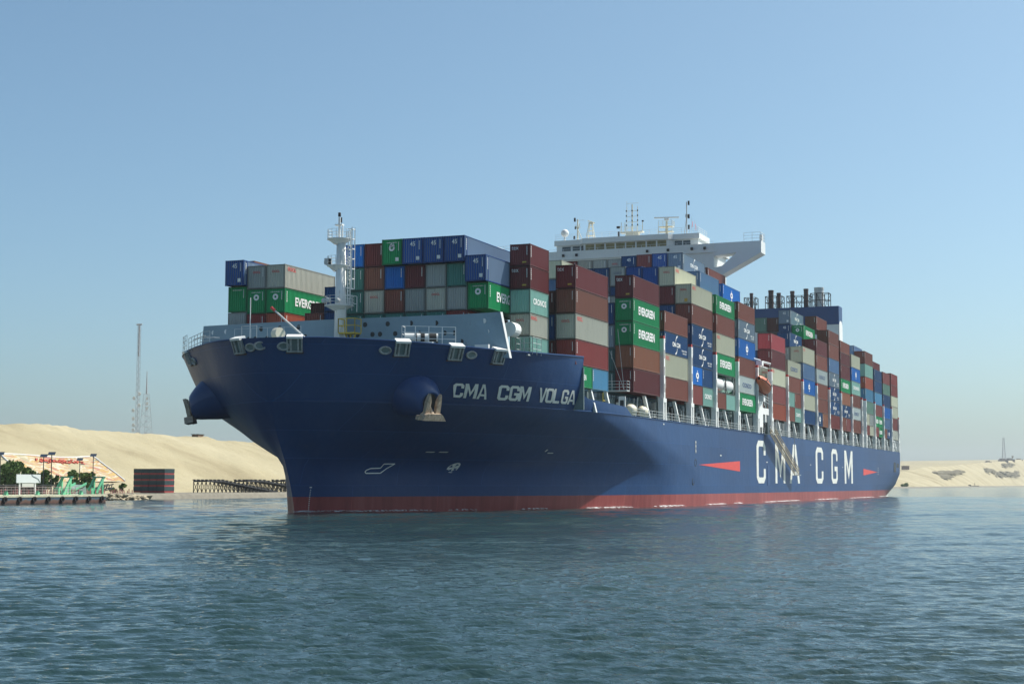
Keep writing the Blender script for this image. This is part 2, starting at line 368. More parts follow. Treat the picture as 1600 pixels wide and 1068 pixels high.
def fill_poly(mb, poly, fmap, n=1):
    """triangulate a 2-D polygon, subdivide, and map it onto a surface"""
    from mathutils.geometry import tessellate_polygon
    P = [Vector((x, y, 0)) for x, y in poly]; tris = [[P[i].copy() for i in t] for t in tessellate_polygon([P])]
    for _ in range(n):
        nx = []
        for A, B, D in tris:
            ab, bd, da = (A + B) / 2, (B + D) / 2, (D + A) / 2; nx += [[A, ab, da], [ab, B, bd], [da, bd, D], [ab, bd, da]]
        tris = nx
    for t in tris:
        b = len(mb.v); mb.v += [tuple(fmap(q.x, q.y)) for q in t]; mb.f.append((b, b + 1, b + 2))
HULL_MARK = simple('hull_marking', (0.72, 0.73, 0.68), 0.5, var=0.12, scale=0.5, rust=0.35)
def hull_letters():
    # ship's name on the flared bow: u runs along the photo's baseline
    U = [706, 733, 762, 779, 800, 825, 840, 870, 899, 906]; SB = [6.72, 8.51, 10.65, 12.02, 13.87, 16.21, 17.91, 21.45, 25.2, 26.0]
    STp = [5.68, 7.47, 9.5, 10.87, 12.71, 15.23, 16.85, 20.46, 24.2, 24.9]
    spans = [('C', 706, 722.5), ('M', 724, 744), ('A', 745, 761), ('C', 777, 793.5), ('G', 794.5, 809.5), ('M', 809.5, 827.5), ('V', 840.5, 852), ('O', 851.5, 864), ('L', 864, 874.5), ('G', 877, 887.5), ('A', 887.5, 900)]
    for ch, a, b in spans:
        def fm(x, y, a=a, b=b):
            u = a + (b - a) * x + 4.5 * y - 3.0; s = np.interp(u, U, SB) * (1 - y) + np.interp(u, U, STp) * y
            z0 = np.interp(u, [706, 760, 899], [12.42, 12.3, 12.33]); z1 = np.interp(u, [706, 899], [13.85, 13.92]); return hpt(s, z0 + (z1 - z0) * y, .07)
        L_ = MB()
        for poly in letter_polys(ch, .275): fill_poly(L_, poly, fm, 2)
        L_.build('name_letter', HULL_MARK, ship)
    for ch, a, b in [('C', 113.7, 120.6), ('M', 128.4, 136.8), ('A', 140.6, 150.0), ('C', 166.0, 174.0), ('G', 183.2, 190.4), ('M', 199.0, 209.5)]:
        L_ = MB()
        for poly in letter_polys(ch, .22): fill_poly(L_, poly, lambda x, y, a=a, b=b: (24.125, a + (b - a) * x, 3.3 + 7.2 * y), 0)
        L_.build('company_letter', HULL_MARK, ship)
    for pts in ([(76.2, 5.95), (101.7, 5.17), (101.7, 6.82)], [(224.3, 5.2), (245.6, 6.12), (224.3, 6.75)]):
        MB().poly([(24.125 if s < 228 else half(s, z) + .03, s, z) for s, z in pts]).build('tug_push_arrow', RED_MARK, ship)
    m = MB()
    def stroke(pts, wd=.1):
        for (s0, z0), (s1, z1) in zip(pts, pts[1:]):
            L = math.hypot(s1 - s0, z1 - z0); nx, nz = -(z1 - z0) / L * wd, (s1 - s0) / L * wd
            k = max(1, int(L / .6))
            for i in range(k):
                a, b = i / k, (i + 1) / k
                q = [(s0 + (s1 - s0) * t, z0 + (z1 - z0) * t) for t in (a, b)]
                m.poly([hpt(q[0][0] - nx, q[0][1] - nz, .07), hpt(q[1][0] - nx, q[1][1] - nz, .07), hpt(q[1][0] + nx, q[1][1] + nz, .07), hpt(q[0][0] + nx, q[0][1] + nz, .07)])
    # bulbous bow symbol
    stroke([(6.9, 4.25), (8.7, 4.28), (10.1, 5.35), (8.75, 5.32), (8.6, 4.85), (7.4, 4.80), (6.9, 4.6), (6.75, 4.4), (6.9, 4.25)], .055)
    m.build('bulbous_bow_symbol', HULL_MARK, ship); m = MB()
    # bow thruster symbol: circle with cross
    c0, z0 = 17.75, 4.98
    ring = [(c0 + .62 * math.cos(t), z0 + .52 * math.sin(t)) for t in np.linspace(0, 2 * math.pi, 21)]
    stroke(ring, .07)
    for a in (R(20), R(110)):
        for sg in (1, -1):
            for w_ in (-.28, 0, .28):
                stroke([(c0, z0), (c0 + sg * .55 * math.cos(a + w_), z0 + sg * .46 * math.sin(a + w_))], .07)
    m.build('thruster_symbol', HULL_MARK, ship); m = MB()
    # draught marks at the stem, load line, small notes
    for i in range(12): stroke([(1.30 - .012 * i, .25 + .2 * i), (1.40 - .012 * i, .25 + .2 * i)], .035)
    stroke([(1.08, 2.72), (1.30, 2.72)], .05)
    m.build('draught_marks', HULL_MARK, ship); m = MB()
    for s0, z0 in ((11.9, 6.7), (13.4, 6.72), (28.9, 6.85)): stroke([(s0, z0), (s0 + 1.0, z0)], .05)
    stroke([(28.2, 7.0), (28.2, 7.25)], .12)
    for s0, z0 in ((57.5, 12.0),): stroke([(s0, z0 - .8), (s0 + .5, z0 - .8)], .08)
    m.build('hull_notes', HULL_MARK, ship); m = MB()
    for z0 in (7.9, 8.6, 9.2): stroke([(74.1, z0), (74.6, z0)], .14)
    stroke([(74.35, 7.6), (74.35, 9.3)], .09)
    m.build('load_line_mark', HULL_MARK, ship); m = MB()
    for i in range(4): stroke([(246.2, 5.6 + .5 * i), (246.9, 5.6 + .5 * i)], .1)
    for s0, z0 in ((88.6, 7.5), (121.0, 6.9), (135.5, 6.7), (160, 6.9), (196, 6.8)): stroke([(s0, z0), (s0 + .9, z0)], .08)
    m.build('hull_symbols', HULL_MARK, ship)
    for s0, z0 in ((74.3, 6.2), (73.4, 3.5)):
        h = MB(); h.lathe([(.55, -.1), (.55, .04), (.42, .05), (.40, -.1), (0.001, -.1)], 14, Matrix.Translation((half(s0, z0) - .02, s0, z0)) @ Matrix.Rotation(math.pi / 2, 4, 'Y'))
        h.build('tug_bitt_recess', DARK, ship)
    sd = MB(); sd.box(24.08, 24.14, 121.9, 123.6, 2.9, 6.4); sd.build('side_door', NAVYPAINT, ship)
hull_letters()

# ------------------------------------------------------------------ bow fittings
WORN = simple('worn_grey_paint', (.33, .35, .34), .6, var=.3, scale=2, rust=.6)
RUSTDARK = simple('dark_rust', (.075, .05, .04), .9, var=.4, scale=3)
def fairlead(s, side=1, zt=None, wdt=1.62):
    z = (zt or top(s)) - .72; n = hnorm(s, z, side); c = hpt(s, z, 0, side)
    zz = Vector((0, 0, 1)); xx = zz.cross(n).normalized(); up = n.cross(xx).normalized()
    M = Matrix((xx.to_4d(), up.to_4d(), n.to_4d(), (0, 0, 0, 1))).transposed(); M.translation = c
    for i in range(3): M[3][i] = 0
    a = wdt / 2; mb = MB()
    rf = MB(); rf.box(-a, a, .66, .9, -.5, .36, M)
    for x in (-a, a - .13): mb.box(x, x + .13, -.68, .66, -.1, .28, M)
    mb.box(-a, a, -.82, -.68, -.1, .3, M)
    fr = mb.build('fairlead', WORN, ship); rs = MB(); rs.box(-a - .1, a + .1, -1.02, -.84, -.1, .05, M); rs.build('rust_patch', RUSTDARK, fr); rf.build('cover_plate', WHITE, fr)
    b = MB(); b.box(-a + .13, a - .13, -.68, .66, -.06, .03, M)
    b.build('roller_recess', DECKGREY, fr)
    r = MB()
    for x in (-.38, .38): r.tube([M @ Vector((x, -.68, .16)), M @ Vector((x, .66, .16))], .12, 8)
    r.build('roller', WORN, fr)
def chock(s, side=1, z=16.95, rx=.68, ry=.46):
    n = hnorm(s, z, side); c = hpt(s, z, .02, side)
    zz = Vector((0, 0, 1)); xx = zz.cross(n).normalized(); up = n.cross(xx).normalized(); mb = MB(); K = 20
    rings = [(1.0, 0), (1.0, .14), (.82, .2), (.66, .1), (.6, -.02)]
    b = []
    P = [[c + xx * (rx * f * math.cos(2*math.pi*k/K)) + up * (ry * f * math.sin(2*math.pi*k/K)) + n * d for k in range(K + 1)] for f, d in rings]
    mb.grid(P); o = mb.build('mooring_chock', WORN, ship, smooth=True)
    MB().poly([c + xx * (rx * .62 * math.cos(2*math.pi*k/K)) + up * (ry * .62 * math.sin(2*math.pi*k/K)) + n * .03 for k in range(K)]).build('opening', DECKGREY, o)
for s_, sd_ in ((-6.75, 1), (-.2, 1), (4.35, 1), (9.2, 1), (-7.0, -1), (2.0, -1)): fairlead(s_, sd_)
for s_, sd_, z_ in ((-7.42, -1, 17.12), (-7.7, 1, 17.2), (-7.1, 1, 17.15), (-1.3, 1, 16.95), (5.97, 1, 16.83), (.9, -1, 16.6)): chock(s_, sd_, z_)

def anchor_pod(side):
    s, z = 3.4, 12.5
    n0 = hnorm(s, 12.2, side); n = Vector((side * .88, -.42, -.22)).normalized()
    c = hpt(s, z, -.3, side)
    up = (Vector((0, 0, 1)) - n * n.z).normalized(); xx = up.cross(n).normalized(); K = 28
    mb = MB(); P = []
    for d, r1, r2, dz in ((-1.8, 2.7, 2.75, .0), (0, 2.55, 2.5, 0), (.9, 2.3, 2.2, -.1), (1.7, 1.95, 1.85, -.3), (2.3, 1.6, 1.5, -.5), (2.55, 1.35, 1.25, -.55), (2.6, 1.1, 1.05, -.55), (2.2, .95, .9, -.55)):
        P.append([c + n * d + up * dz + xx * (r1 * math.cos(2*math.pi*k/K)) + up * (r2 * math.sin(2*math.pi*k/K)) for k in range(K + 1)])
    mb.grid(P); pod = mb.build('anchor_bolster', POD, ship, smooth=True)
    f = c + n * 2.3 - up * .55
    MB().poly([f + xx * (.97 * math.cos(2*math.pi*k/K)) + up * (.92 * math.sin(2*math.pi*k/K)) for k in range(K)]).build('hawse_opening', DARK, pod)
    # stockless anchor hanging in the mouth: crown plate low, two flukes pointing up, shank into the hole
    def A(x, y, d): return f + xx * x + up * y + n * d
    a = MB()
    sgn = side
    crown = [(-1.55, -1.75), (1.65, -1.75), (1.25, -1.25), (.95, -1.0), (-.95, -1.0), (-1.15, -1.15)]
    a.prism([A(x, y, .25) for x, y in crown], n * .95)
    a.prism([A(x, y, .2) for x, y in [(-1.7, -1.8), (-1.25, -1.8), (-1.25, -1.3), (-1.7, -1.35)]], n * .5)
    for sx in (-1, 1):
        fl = [(sx * .42, -1.0), (sx * 1.02, -1.0), (sx * .98, .1), (sx * .86, .75), (sx * .74, 1.05), (sx * .62, .78), (sx * .44, .2)]
        b = len(a.v)
        a.prism([A(x, y, .42 + .12 * max(0, y)) for x, y in fl], n * .42)
    a.tube([A(-.05, -1.1, .85), A(-.3, -.1, .1), A(-.3, .1, -.6)], .2, 8)
    a.build('anchor', RUSTY, pod)
POD = simple('pod_paint', (0.014, 0.055, 0.17), 0.4, var=0.15, scale=0.3)
for sd_ in (1, -1): anchor_pod(sd_)

# breakwater: grey plate with lightening holes across the forecastle
def breakwater():
    pl = [(-17.2, 8.6, 16.7, 21.35), (-10, 6.9, 16.7, 21.25), (0, 6.2, 16.7, 21.25), (10, 6.7, 16.7, 21.3), (16.2, 8.35, 16.7, 21.5), (19.7, 9.8, 16.7, 21.75)]
    mb = MB(); P0 = []
    for (p, s, a, b) in pl: P0.append([(p, s, a), (p, s, b)])
    # lean the outer edges inwards at the top
    P0[0] = [(-17.7, 8.6, 16.7), (-17.2, 8.6, 21.35)]; P0[-1] = [(20.7, 9.8, 16.7), (19.6, 9.8, 21.75)]
    for (a, b), (c, d) in zip(P0, P0[1:]):
        mb.prism([a, c, d, b], (0, .08, 0))
    o = mb.build('breakwater', GREYPAINT, ship)
    e = MB(); e.prism([(20.7, 9.75, 16.7), (20.8, 10.1, 16.7), (19.7, 10.1, 21.75), (19.6, 9.75, 21.75)], (.06, 0, 0)); e.build('edge_plate', WHITE, o)
    def yat(p): return float(np.interp(p, [q[0] for q in pl], [q[1] for q in pl]))
    H = [(p, 20.55) for p in (-8.4, -5.9, -3.4, 2.3, 4.9, 7.6, 10.3, 13.0)] + [(p, 19.45) for p in (-10.1, -9.2, -7.6, -6.7, -5.1, -4.2, -2.5, 3.1, 4.0, 5.8, 6.7, 8.5, 11.2, 13.9, 14.9)] + [(p, 18.5) for p in (4.9, 7.6, 13.0, 15.7)] + [(p, 17.6) for p in (12.2, 13.9, 14.9, 16.4)]
    for p, z in H: MB().lathe([(0.001, 0), (.28, 0)], 12, Matrix.Translation((p, yat(p) - .012, z)) @ Matrix.Rotation(math.pi / 2, 4, 'X')).build('lightening_hole', DARK, o)
    for p, z in ((-15.6, 20.5), (-13.6, 20.5), (18.0, 20.75), (18.3, 19.6), (19.3, 17.7)):
        MB().lathe([(0.001, 0), (.28, 0)], 14, Matrix.Translation((p, yat(p) - .014, z)) @ Matrix.Rotation(math.pi / 2, 4, 'X')).build('porthole', WHITE, o)
    for p in np.arange(-16, 20, 2.6): MB().prism([(p, yat(p) + .1, 16.7), (p, yat(p) + 2.0, 16.7), (p, yat(p) + .1, 21)], (.06, 0, 0)).build('stiffener', GREYPAINT, o)
    d = MB(); d.box(17.3, 18.9, yat(17.9) - .9, yat(17.9) - .5, 16.7, 18.1); d.build('vent_locker', WHITE, o)
breakwater()

def railing(mb, pts, h=1.05, nr=3, r=.022, step=1.5):
    pts = [Vector(p) for p in pts]
    for a, b in zip(pts, pts[1:]):
        n = max(1, int((b - a).length / step))
        for i in range(n + 1):
            p = a.lerp(b, i / n); mb.tube([p, p + Vector((0, 0, h))], r * 1.15, 4)
        for k in range(1, nr + 1): mb.tube([a + Vector((0, 0, h * k / nr)), b + Vector((0, 0, h * k / nr))], r, 4)

def foremast():
    x, y, z0 = 2.6, 5.0, 16.6
    mb = MB(); mb.tube([(x, y, z0), (x, y, 23.0), (x, y, 30.0)], .74, 20, r2=.5)
    m = mb.build('foremast', WHITE, ship, smooth=True)
    def plat(z, w0, dx):
        b = MB(); b.lathe([(.55, z - .6), (w0 - .1, z - .08), (w0, z - .08), (w0, z), (.45, z)], 20, Matrix.Translation((x + dx, y, 0))); p = b.build('platform', WHITE, m)
        r_ = MB(); K = 14
        ring = [(x + dx + (w0 - .06) * math.cos(2*math.pi*k/K), y + (w0 - .06) * math.sin(2*math.pi*k/K), z) for k in range(K + 1)]
        railing(r_, ring, 1.0, 3, .022, 1.2); r_.build('platform_railing', WHITE, p)
    plat(22.6, 1.65, -.15); plat(27.05, 1.25, -.35); plat(30.0, 1.35, -.25)
    t = MB(); t.tube([(x - .25, y, 30.0), (x - .25, y, 32.4)], .13, 8); t.tube([(x + .15, y, 30.0), (x + .15, y, 31.6)], .07, 6); t.box(x - .7, x + .2, y - .25, y + .25, 31.5, 31.65)
    t.build('topmast', WHITE, m)
    l = MB(); l.lathe([(.001, 0), (.16, 0), (.16, .4), (.12, .46), (.001, .46)], 10, Matrix.Translation((x - .25, y, 32.5))); l.tube([(x, y, 31.8), (x, y, 32.4)], .08, 6); l.build('navigation_light', BLACK, m)
    ld = MB(); lx = x + 1.0
    for dy in (-.28, .28): ld.tube([(lx, y + dy, 22.7), (lx, y + dy, 30.8)], .07, 4)
    for z in np.arange(22.9, 30.7, .42): ld.tube([(lx, y - .28, z), (lx, y + .28, z)], .035, 4)
    for dx in (.5,):
        for z in np.arange(24.4, 31.3, 1.1):
            ld.tube([(lx, y - .34, z), (lx + dx, y - .34, z), (lx + dx, y + .34, z), (lx, y + .34, z)], .055, 4)
        for dy in (-.34, .34): ld.tube([(lx + dx, y + dy, 24.4), (lx + dx, y + dy, 31.2)], .065, 4)
    for z in (24.5, 26.6, 28.8): ld.box(x + .4, lx, y - .05, y + .05, z, z + .08)
    ld.build('caged_ladder', WHITE, m)
    h = MB(); h.tube([(x - 2.0, y, 27.5), (x - 1.4, y, 27.5)], .25, 10, r2=.45); h.box(x - 1.9, x - 1.4, y - .35, y + .35, 27.2, 27.9); h.tube([(x - 1.5, y, 27.0), (x - .8, y, 26.4)], .06, 5); h.build('foghorn', STEEL, m)
    sl_ = MB()
    for dx, dz in ((-1.3, 23.05), (-.8, 23.1), (.4, 23.0)): sl_.lathe([(.001, -.25), (.25, -.2), (.28, .15), (.2, .25), (.001, .25)], 10, Matrix.Translation((x + dx, y - 1.4, dz)) @ Matrix.Rotation(math.pi / 2, 4, 'X'))
    sl_.build('floodlight', STEEL, m)
    g = MB(); railing(g, [(x + .9, y - .6, 21.9), (x + 1.7, y - .6, 21.9), (x + 1.7, y + .6, 21.9)], 1.7, 2, .04, .7); g.build('side_cage', WHITE, m)
    # access stair round the foot and the yellow service platform beside it
    st = MB(); railing(st, [(x + .9, y - 1.4, 17.0), (x + 2.9, y - 1.4, 17.0)], 1.7, 3, .04, .9); st.tube([(x + .4, y - 1.1, 20.0), (x + 1.2, y - 1.5, 20.1), (x + 1.4, y - 1.5, 17)], .05, 5)
    for i in range(9): st.box(x + .45 - .04 * i, x + .75 - .04 * i, y - 1.45, y - 1.0, 19.6 - .34 * i, 19.66 - .34 * i)
    st.tube([(x + .8, y - 1.45, 20.1), (x + .1, y - 1.45, 16.8)], .05, 4); st.build('mast_stair', WHITE, m)
    yp = MB(); yx, yy = 4.2, 3.2
    yp.box(yx - .9, yx + 1.1, yy, yy + 1.5, 19.3, 19.45); railing(yp, [(yx - .9, yy + 1.5, 19.45), (yx - .9, yy, 19.45), (yx + 1.1, yy, 19.45), (yx + 1.1, yy + 1.5, 19.45)], 1.5, 2, .06, 1.0)
    for dx in (-.3, .3, .9): yp.tube([(yx + dx, yy + .6, 19.3), (yx + .3, yy + .6, 17.6)], .09, 5)
    yp.build('service_platform', YELLOW, ship)
foremast()
def bow_gear():
    rl = MB()
    railing(rl, [(-16.9, 4.3, 17.75), (-16.0, 2.6, 17.8), (-14.2, .6, 17.8)], 1.7, 3, .03, 1.2)
    railing(rl, [(-13.9, .5, 17.6), (-9.8, -3.0, 17.9), (-8.6, -3.6, 17.9)], 1.5, 3, .035, 1.0)
    for dx in range(4): rl.tube([(-13 + dx * .9, 0, 18.9 + .05 * dx), (-10.2 + dx * .6, -2, 19.1 - .1 * dx)], .05, 5)
    railing(rl, [(-5.6, -3.5, 17.2), (2.6, -3.8, 17.2)], 2.3, 2, .03, 2.0)
    railing(rl, [(-4.9, -3.2, 17.2), (-3.0, -3.3, 17.2)], 2.6, 1, .05, 1.9)
    rl.build('forecastle_railing', STEEL, ship)
    g = MB(); g.tube([(-1.5, -1.9, 19.0), (-.7, -2.3, 19.0)], .62, 16); g.lathe([(.3, 16.6), (.25, 18.6)], 8, Matrix.Translation((-1.1, -2.1, 0))); g.build('searchlight', CREAMPAINT, ship, smooth=False)
    d = MB(); d.tube([(3.4, -2.6, 17.6), (-2.2, -.9, 21.6)], .13, 8, r2=.09); dv = d.build('jib_boom', STEEL, ship)
    d = MB(); d.tube([(-2.2, -.9, 21.6), (-2.75, -.74, 22.0)], .16, 8); d.build('red_tip', RED, dv)
    p = MB(); p.tube([(-4.6, -2.0, 16.6), (-4.6, -2.0, 23.0)], .05, 6); p.build('bow_staff', WHITE, ship)
    r2 = MB(); railing(r2, [(11.9, 1.2, 17.1), (16.6, 4.6, 17.1)], 2.6, 4, .04, 1.3); railing(r2, [(11.9, 1.2, 17.1), (11.6, 2.6, 17.1)], 2.6, 3, .04, 1.3); r2.box(13.2, 14.6, 3.0, 3.4, 17.0, 18.1); r2.build('mooring_platform', WHITE, ship)
    wd = MB(); wd.tube([(11.7, 2.3, 18.6), (14.8, 4.0, 18.6)], .42, 14)
    w1 = wd.build('mooring_drum', WHITE, ship)
    k = MB()
    for i, (a, b) in enumerate(((.3, .36), (.48, .6), (.72, .95))):
        A = Vector((11.7, 2.3, 18.6)); B = Vector((14.8, 4.0, 18.6)); k.tube([A.lerp(B, a), A.lerp(B, b)], .45, 14)
    k.build('rope_winding', BLACK, w1)
    mv = MB()
    for px, py in ((5.9, 2.3), (7.6, 2.6), (9.1, 1.6)):
        mv.tube([(px, py, 16.7), (px, py, 17.7), (px + .2, py, 18.0), (px + .6, py, 18.0)], .2, 8)
    mv.tube([(6.3, 3.2, 16.7), (6.3, 3.2, 17.8), (6.9, 3.2, 18.3), (7.6, 3.2, 17.9)], .28, 10); mv.build('deck_vent', CREAMPAINT, ship)
    lr = MB(); lr.box(20.6, 21.6, 13.2, 14.2, 17.2, 17.35); railing(lr, [(20.2, 14.3, 17.3), (20.2, 12.9, 17.3), (22.2, 12.9, 17.3), (22.2, 15.6, 17.3)], 1.9, 3, .035, 1.0); lr.build('look_out_platform', STEEL, ship)
    rft = MB(); rft.tube([(20.1, 11.2, 20.0), (20.1, 12.9, 20.0)], .8, 18); rft.build('raft_canister', WHITE, ship)
bow_gear()

# ------------------------------------------------------------------ shipping containers
_cw = {}
def corr(a, b, pitch, depth):
    """corrugated profile from a to b: list of (t, inset)"""
    n = max(2, int(round((b - a) / pitch))); q = (b - a) / n; out = [(a, 0)]
    for i in range(n):
        t = a + i * q; out += [(t + q * .30, 0), (t + q * .45, depth), (t + q * .80, depth), (t + q * .95, 0)]
    return out + [(b, 0)]
def container_meshes(L, h):
    k = (L, round(h, 1))
    if k in _cw: return _cw[k]
    h = k[1]; W2 = 1.219; w_ = MB()
    for sx in (1, -1):
        pr = corr(.1, L - .1, .30, .055)
        w_.grid([[(sx * (W2 - .022 - d), t, z) for z in (.1, h - .08)] for t, d in pr])
    pr = corr(-W2 + .1, W2 - .1, .28, .085)
    w_.grid([[(t, .022 + d, z) for z in (.1, h - .08)] for t, d in pr])
    w_.poly([(-W2 + .1, L - .03, .1), (W2 - .1, L - .03, .1), (W2 - .1, L - .03, h - .08), (-W2 + .1, L - .03, h - .08)])
    w_.poly([(-W2 + .03, .03, h - .03), (W2 - .03, .03, h - .03), (W2 - .03, L - .03, h - .03), (-W2 + .03, L - .03, h - .03)])
    w_.poly([(-W2 + .03, .03, .11), (W2 - .03, .03, .11), (W2 - .03, L - .03, .11), (-W2 + .03, L - .03, .11)])
    f = MB(); e = .14
    for x0 in (-W2, W2 - e):
        for y0 in (0, L - e): f.box(x0, x0 + e, y0, y0 + e, .12, h - .12)
        f.box(x0 + .004, x0 + e - .004, e, L - e, .03, .14); f.box(x0 + .004, x0 + e - .004, e, L - e, h - .1, h - .01)
    for y0 in (0, L - e):
        f.box(-W2 + e, W2 - e, y0 + .004, y0 + e - .004, .02, .15); f.box(-W2 + e, W2 - e, y0 + .004, y0 + e - .004, h - .11, h - .012)
    for x0 in (-W2 - .004, W2 - .172):
        for y0 in (-.004, L - .172):
            for z0 in (0, h - .118): f.box(x0, x0 + .176, y0, y0 + .176, z0, z0 + .118)
    if L > 13: # posts of a 45-footer at the 40-foot lifting points
        for x0 in (-W2 + .0, W2 - .2): f.box(x0 - .003, x0 + .203, .68, .86, .03, h - .01)
    wm = w_.mesh('walls'); wm.materials.append(MP['ma']); wm.materials.append(MP['ma'])
    for q in wm.polygons:
        if abs(q.normal.y) > .6 and q.center.y < .2: q.material_index = 1
    _cw[k] = (wm, f.mesh('frame', MP['ma'])); return _cw[k]
_mk = {}
def side_map(L, u0, u1, z0, z1):      # reading bow -> aft on the port side
    return lambda x, y: (1.219 + .012, L * (u0 + (u1 - u0) * x), z0 + (z1 - z0) * y)
def front_map(x0, x1, z0, z1): return lambda x, y: (x0 + (x1 - x0) * x, -.012, z0 + (z1 - z0) * y)
def codebars(mb, L, h, front=True, side=True):
    """the small illegible identification strings seen at the corners"""
    if front:
        for i in range(9):
            z = h * .86 - i * .115; mb.poly([front_map(.78, .87, z, z + .08)(*q) for q in ((0, 0), (1, 0), (1, 1), (0, 1))])
    if side:
        for i in range(6):
            z = h * .84 - i * .22; mb.poly([side_map(L, .035, .035 + .14 / L, z, z + .15)(*q) for q in ((0, 0), (1, 0), (1, 1), (0, 1))])
def ring_emblem(mb, fm):
    K = 24
    for a in range(K):
        t0, t1 = 2 * math.pi * a / K, 2 * math.pi * (a + 1) / K
        r0 = .42 if a % 3 else .36
        q = [fm(.5 + r * math.cos(t) * .5 * 2 * .5, .5 + r * math.sin(t) * .5 * 2 * .5) for r, t in ((1, t0), (1, t1), (r0, t1), (r0, t0))]
        mb.poly(q)
def arc_mark(mb, fm, cx, cy, r0, r1, a0, a1, ax):
    K = 10
    for i in range(K):
        t0 = a0 + (a1 - a0) * i / K; t1 = a0 + (a1 - a0) * (i + 1) / K; wa = .5 + .5 * i / K; wb = .5 + .5 * (i + 1) / K
        q = [fm(cx + ax * r * math.cos(t), cy + r * math.sin(t)) for r, t in ((r0, t0), (r0, t1), (r0 + (r1 - r0) * wb, t1), (r0 + (r1 - r0) * wa, t0))]
        mb.poly(q)
def markings(L, h, code, col):
    """list of (mesh, material) for a logo code"""
    k = (L, round(h, 1), code, col in ('cr', 'ww', 'ws', 'wr', 'lt'))
    if k in _mk: return _mk[k]
    h = k[1]; out = []; w_ = MB(); r_ = MB(); n_ = MB(); y_ = MB(); light = k[3]
    if not light: codebars(w_, L, h)
    for c in code:
        if c == 'E':
            put_text(w_, 'EVERGREEN', side_map(L, .20 if L > 7 else .15, .80 if L > 7 else .85, h * .34, h * .72), .035)
            put_text(w_, 'EVERGREEN', front_map(-.62, .62, h * .84, h * .885), .01); ring_emblem(w_, front_map(-.36, .36, h * .53, h * .53 + .72))
        elif c == 'G': put_text(w_, 'EVERGREEN', front_map(-.62, .62, h * .84, h * .885), .01)
        elif c == 'e': put_text(w_, 'EVERGREEN', front_map(-.62, .62, h * .84, h * .885), .01); ring_emblem(w_, front_map(-.36, .36, h * .53, h * .53 + .72))
        elif c == 'C':
            put_text(w_, 'CMA CGM', side_map(L, .33, .66, h * .40, h * .62), .03)
            fm = side_map(L, 0, 1, 0, h); ax = h / L
            arc_mark(w_, fm, .54, .60, .27, .36, R(172), R(85), ax); arc_mark(w_, fm, .46, .40, .27, .36, R(-8), R(-95), ax)
            put_text(w_, 'CMA CGM', side_map(L, .72, .93, h * .27, h * .35), .01); put_text(w_, 'GROUP', side_map(L, .76, .93, h * .15, h * .22), .01)
        elif c == 'O':
            put_text(r_, 'OOCL', side_map(L, .05, .05 + 1.9 / L, h * .74, h * .90), .02); put_text(r_, 'OOCL', front_map(-.5, .5, h * .66, h * .76), .02)
        elif c == 'o': put_text(r_, 'OOCL', front_map(-.5, .5, h * .66, h * .76), .02)
        elif c == 'K': put_text(n_, 'COSCO', side_map(L, .22, .74, h * .36, h * .62), .02); put_text(n_, 'COSCO', front_map(-.6, .6, h * .62, h * .72), .01)
        elif c == 't': put_text(w_, 'tex', front_map(-1.02, -.18, h * .74, h * .90), .0); y_.poly([front_map(.25, .75, h * .13, h * .20)(*q) for q in ((0, 0), (1, 0), (1, 1), (0, 1))])
        elif c == '4': put_text(w_, '45', front_map(-.28, .34, h * .68, h * .86), .02); put_text(w_, '45', side_map(L, .95, .985, h * .3, h * .42), .02); w_.poly([front_map(.45, .85, h * .14, h * .28)(*q) for q in ((0, 0), (1, 0), (1, 1), (0, 1))])
        elif c == '5': put_text(w_, '45', front_map(-.3, .25, h * .14, h * .30), .02); put_text(w_, 'IOO', front_map(-.6, .6, h * .86, h * .9), .01) if False else None
        elif c == 'A':
            fm = side_map(L, .5 - .85 / L, .5 + .85 / L, h * .22, h * .80)
            ring_emblem(w_, side_map(L, .5 - .8 / L, .5 + .8 / L, h * .34, h * .70)); w_.poly([fm(*q) for q in ((.3, .0), (.7, .0), (.62, .12), (.38, .12))]); w_.poly([fm(*q) for q in ((.4, .88), (.6, .88), (.56, 1), (.44, 1))])
        elif c == 'n': put_text(w_, 'EEN', side_map(L, .03, .36, h * .36, h * .62), .03)
        elif c == 'R': put_text(w_, 'CRONOS', side_map(L, .16, .84, h * .40, h * .66), .03)
        elif c == 'S': put_text(w_, 'CAI', side_map(L, .25, .8, h * .35, h * .65), .03) if False else None
        elif c == 'D': n_.poly([front_map(-.1, .35, h * .2, h * .45)(*q) for q in ((0, 0), (1, 0), (1, 1), (0, 1))])
        elif c == 'Y': y_.poly([front_map(.15, .62, h * .1, h * .26)(*q) for q in ((0, 0), (1, 0), (1, 1), (0, 1))])
    for mb, m, nm in ((w_, WHITE_MARK, 'white_marking'), (r_, RED_MARK, 'red_marking'), (n_, NAVY_MARK, 'navy_marking'), (y_, YELLOW_MARK, 'yellow_sticker')):
        if mb.v: out.append((mb.mesh('marking', m), nm))
    _mk[k] = out; return out
ORD = ['first', 'second', 'third', 'fourth', 'fifth', 'sixth', 'seventh', 'eighth', 'ninth', 'tenth', 'eleventh', 'twelfth', 'thirteenth', 'fourteenth', 'fifteenth', 'sixteenth', 'seventeenth', 'eighteenth', 'nineteenth']
BAYS = dict(A=8.81, B=14.97, C=23.1, D=45.6, E=60.1, F=74.5, G=88.9, H=103.5, I=128.3, J=142.5, K=156.8, L=170.8, M=184.8, N=198.8, O=212.9, P=232.0, Q=246.3, R=260.4, S=274.6)
BN = dict(A=0, B=0, C=1, D=2, E=3, F=4, G=5, H=6, I=7, J=8, K=9, L=10, M=11, N=12, O=13, P=14, Q=15, R=16, S=17)
SLAB = {'E': ' lettered', 'C': ' lettered'}
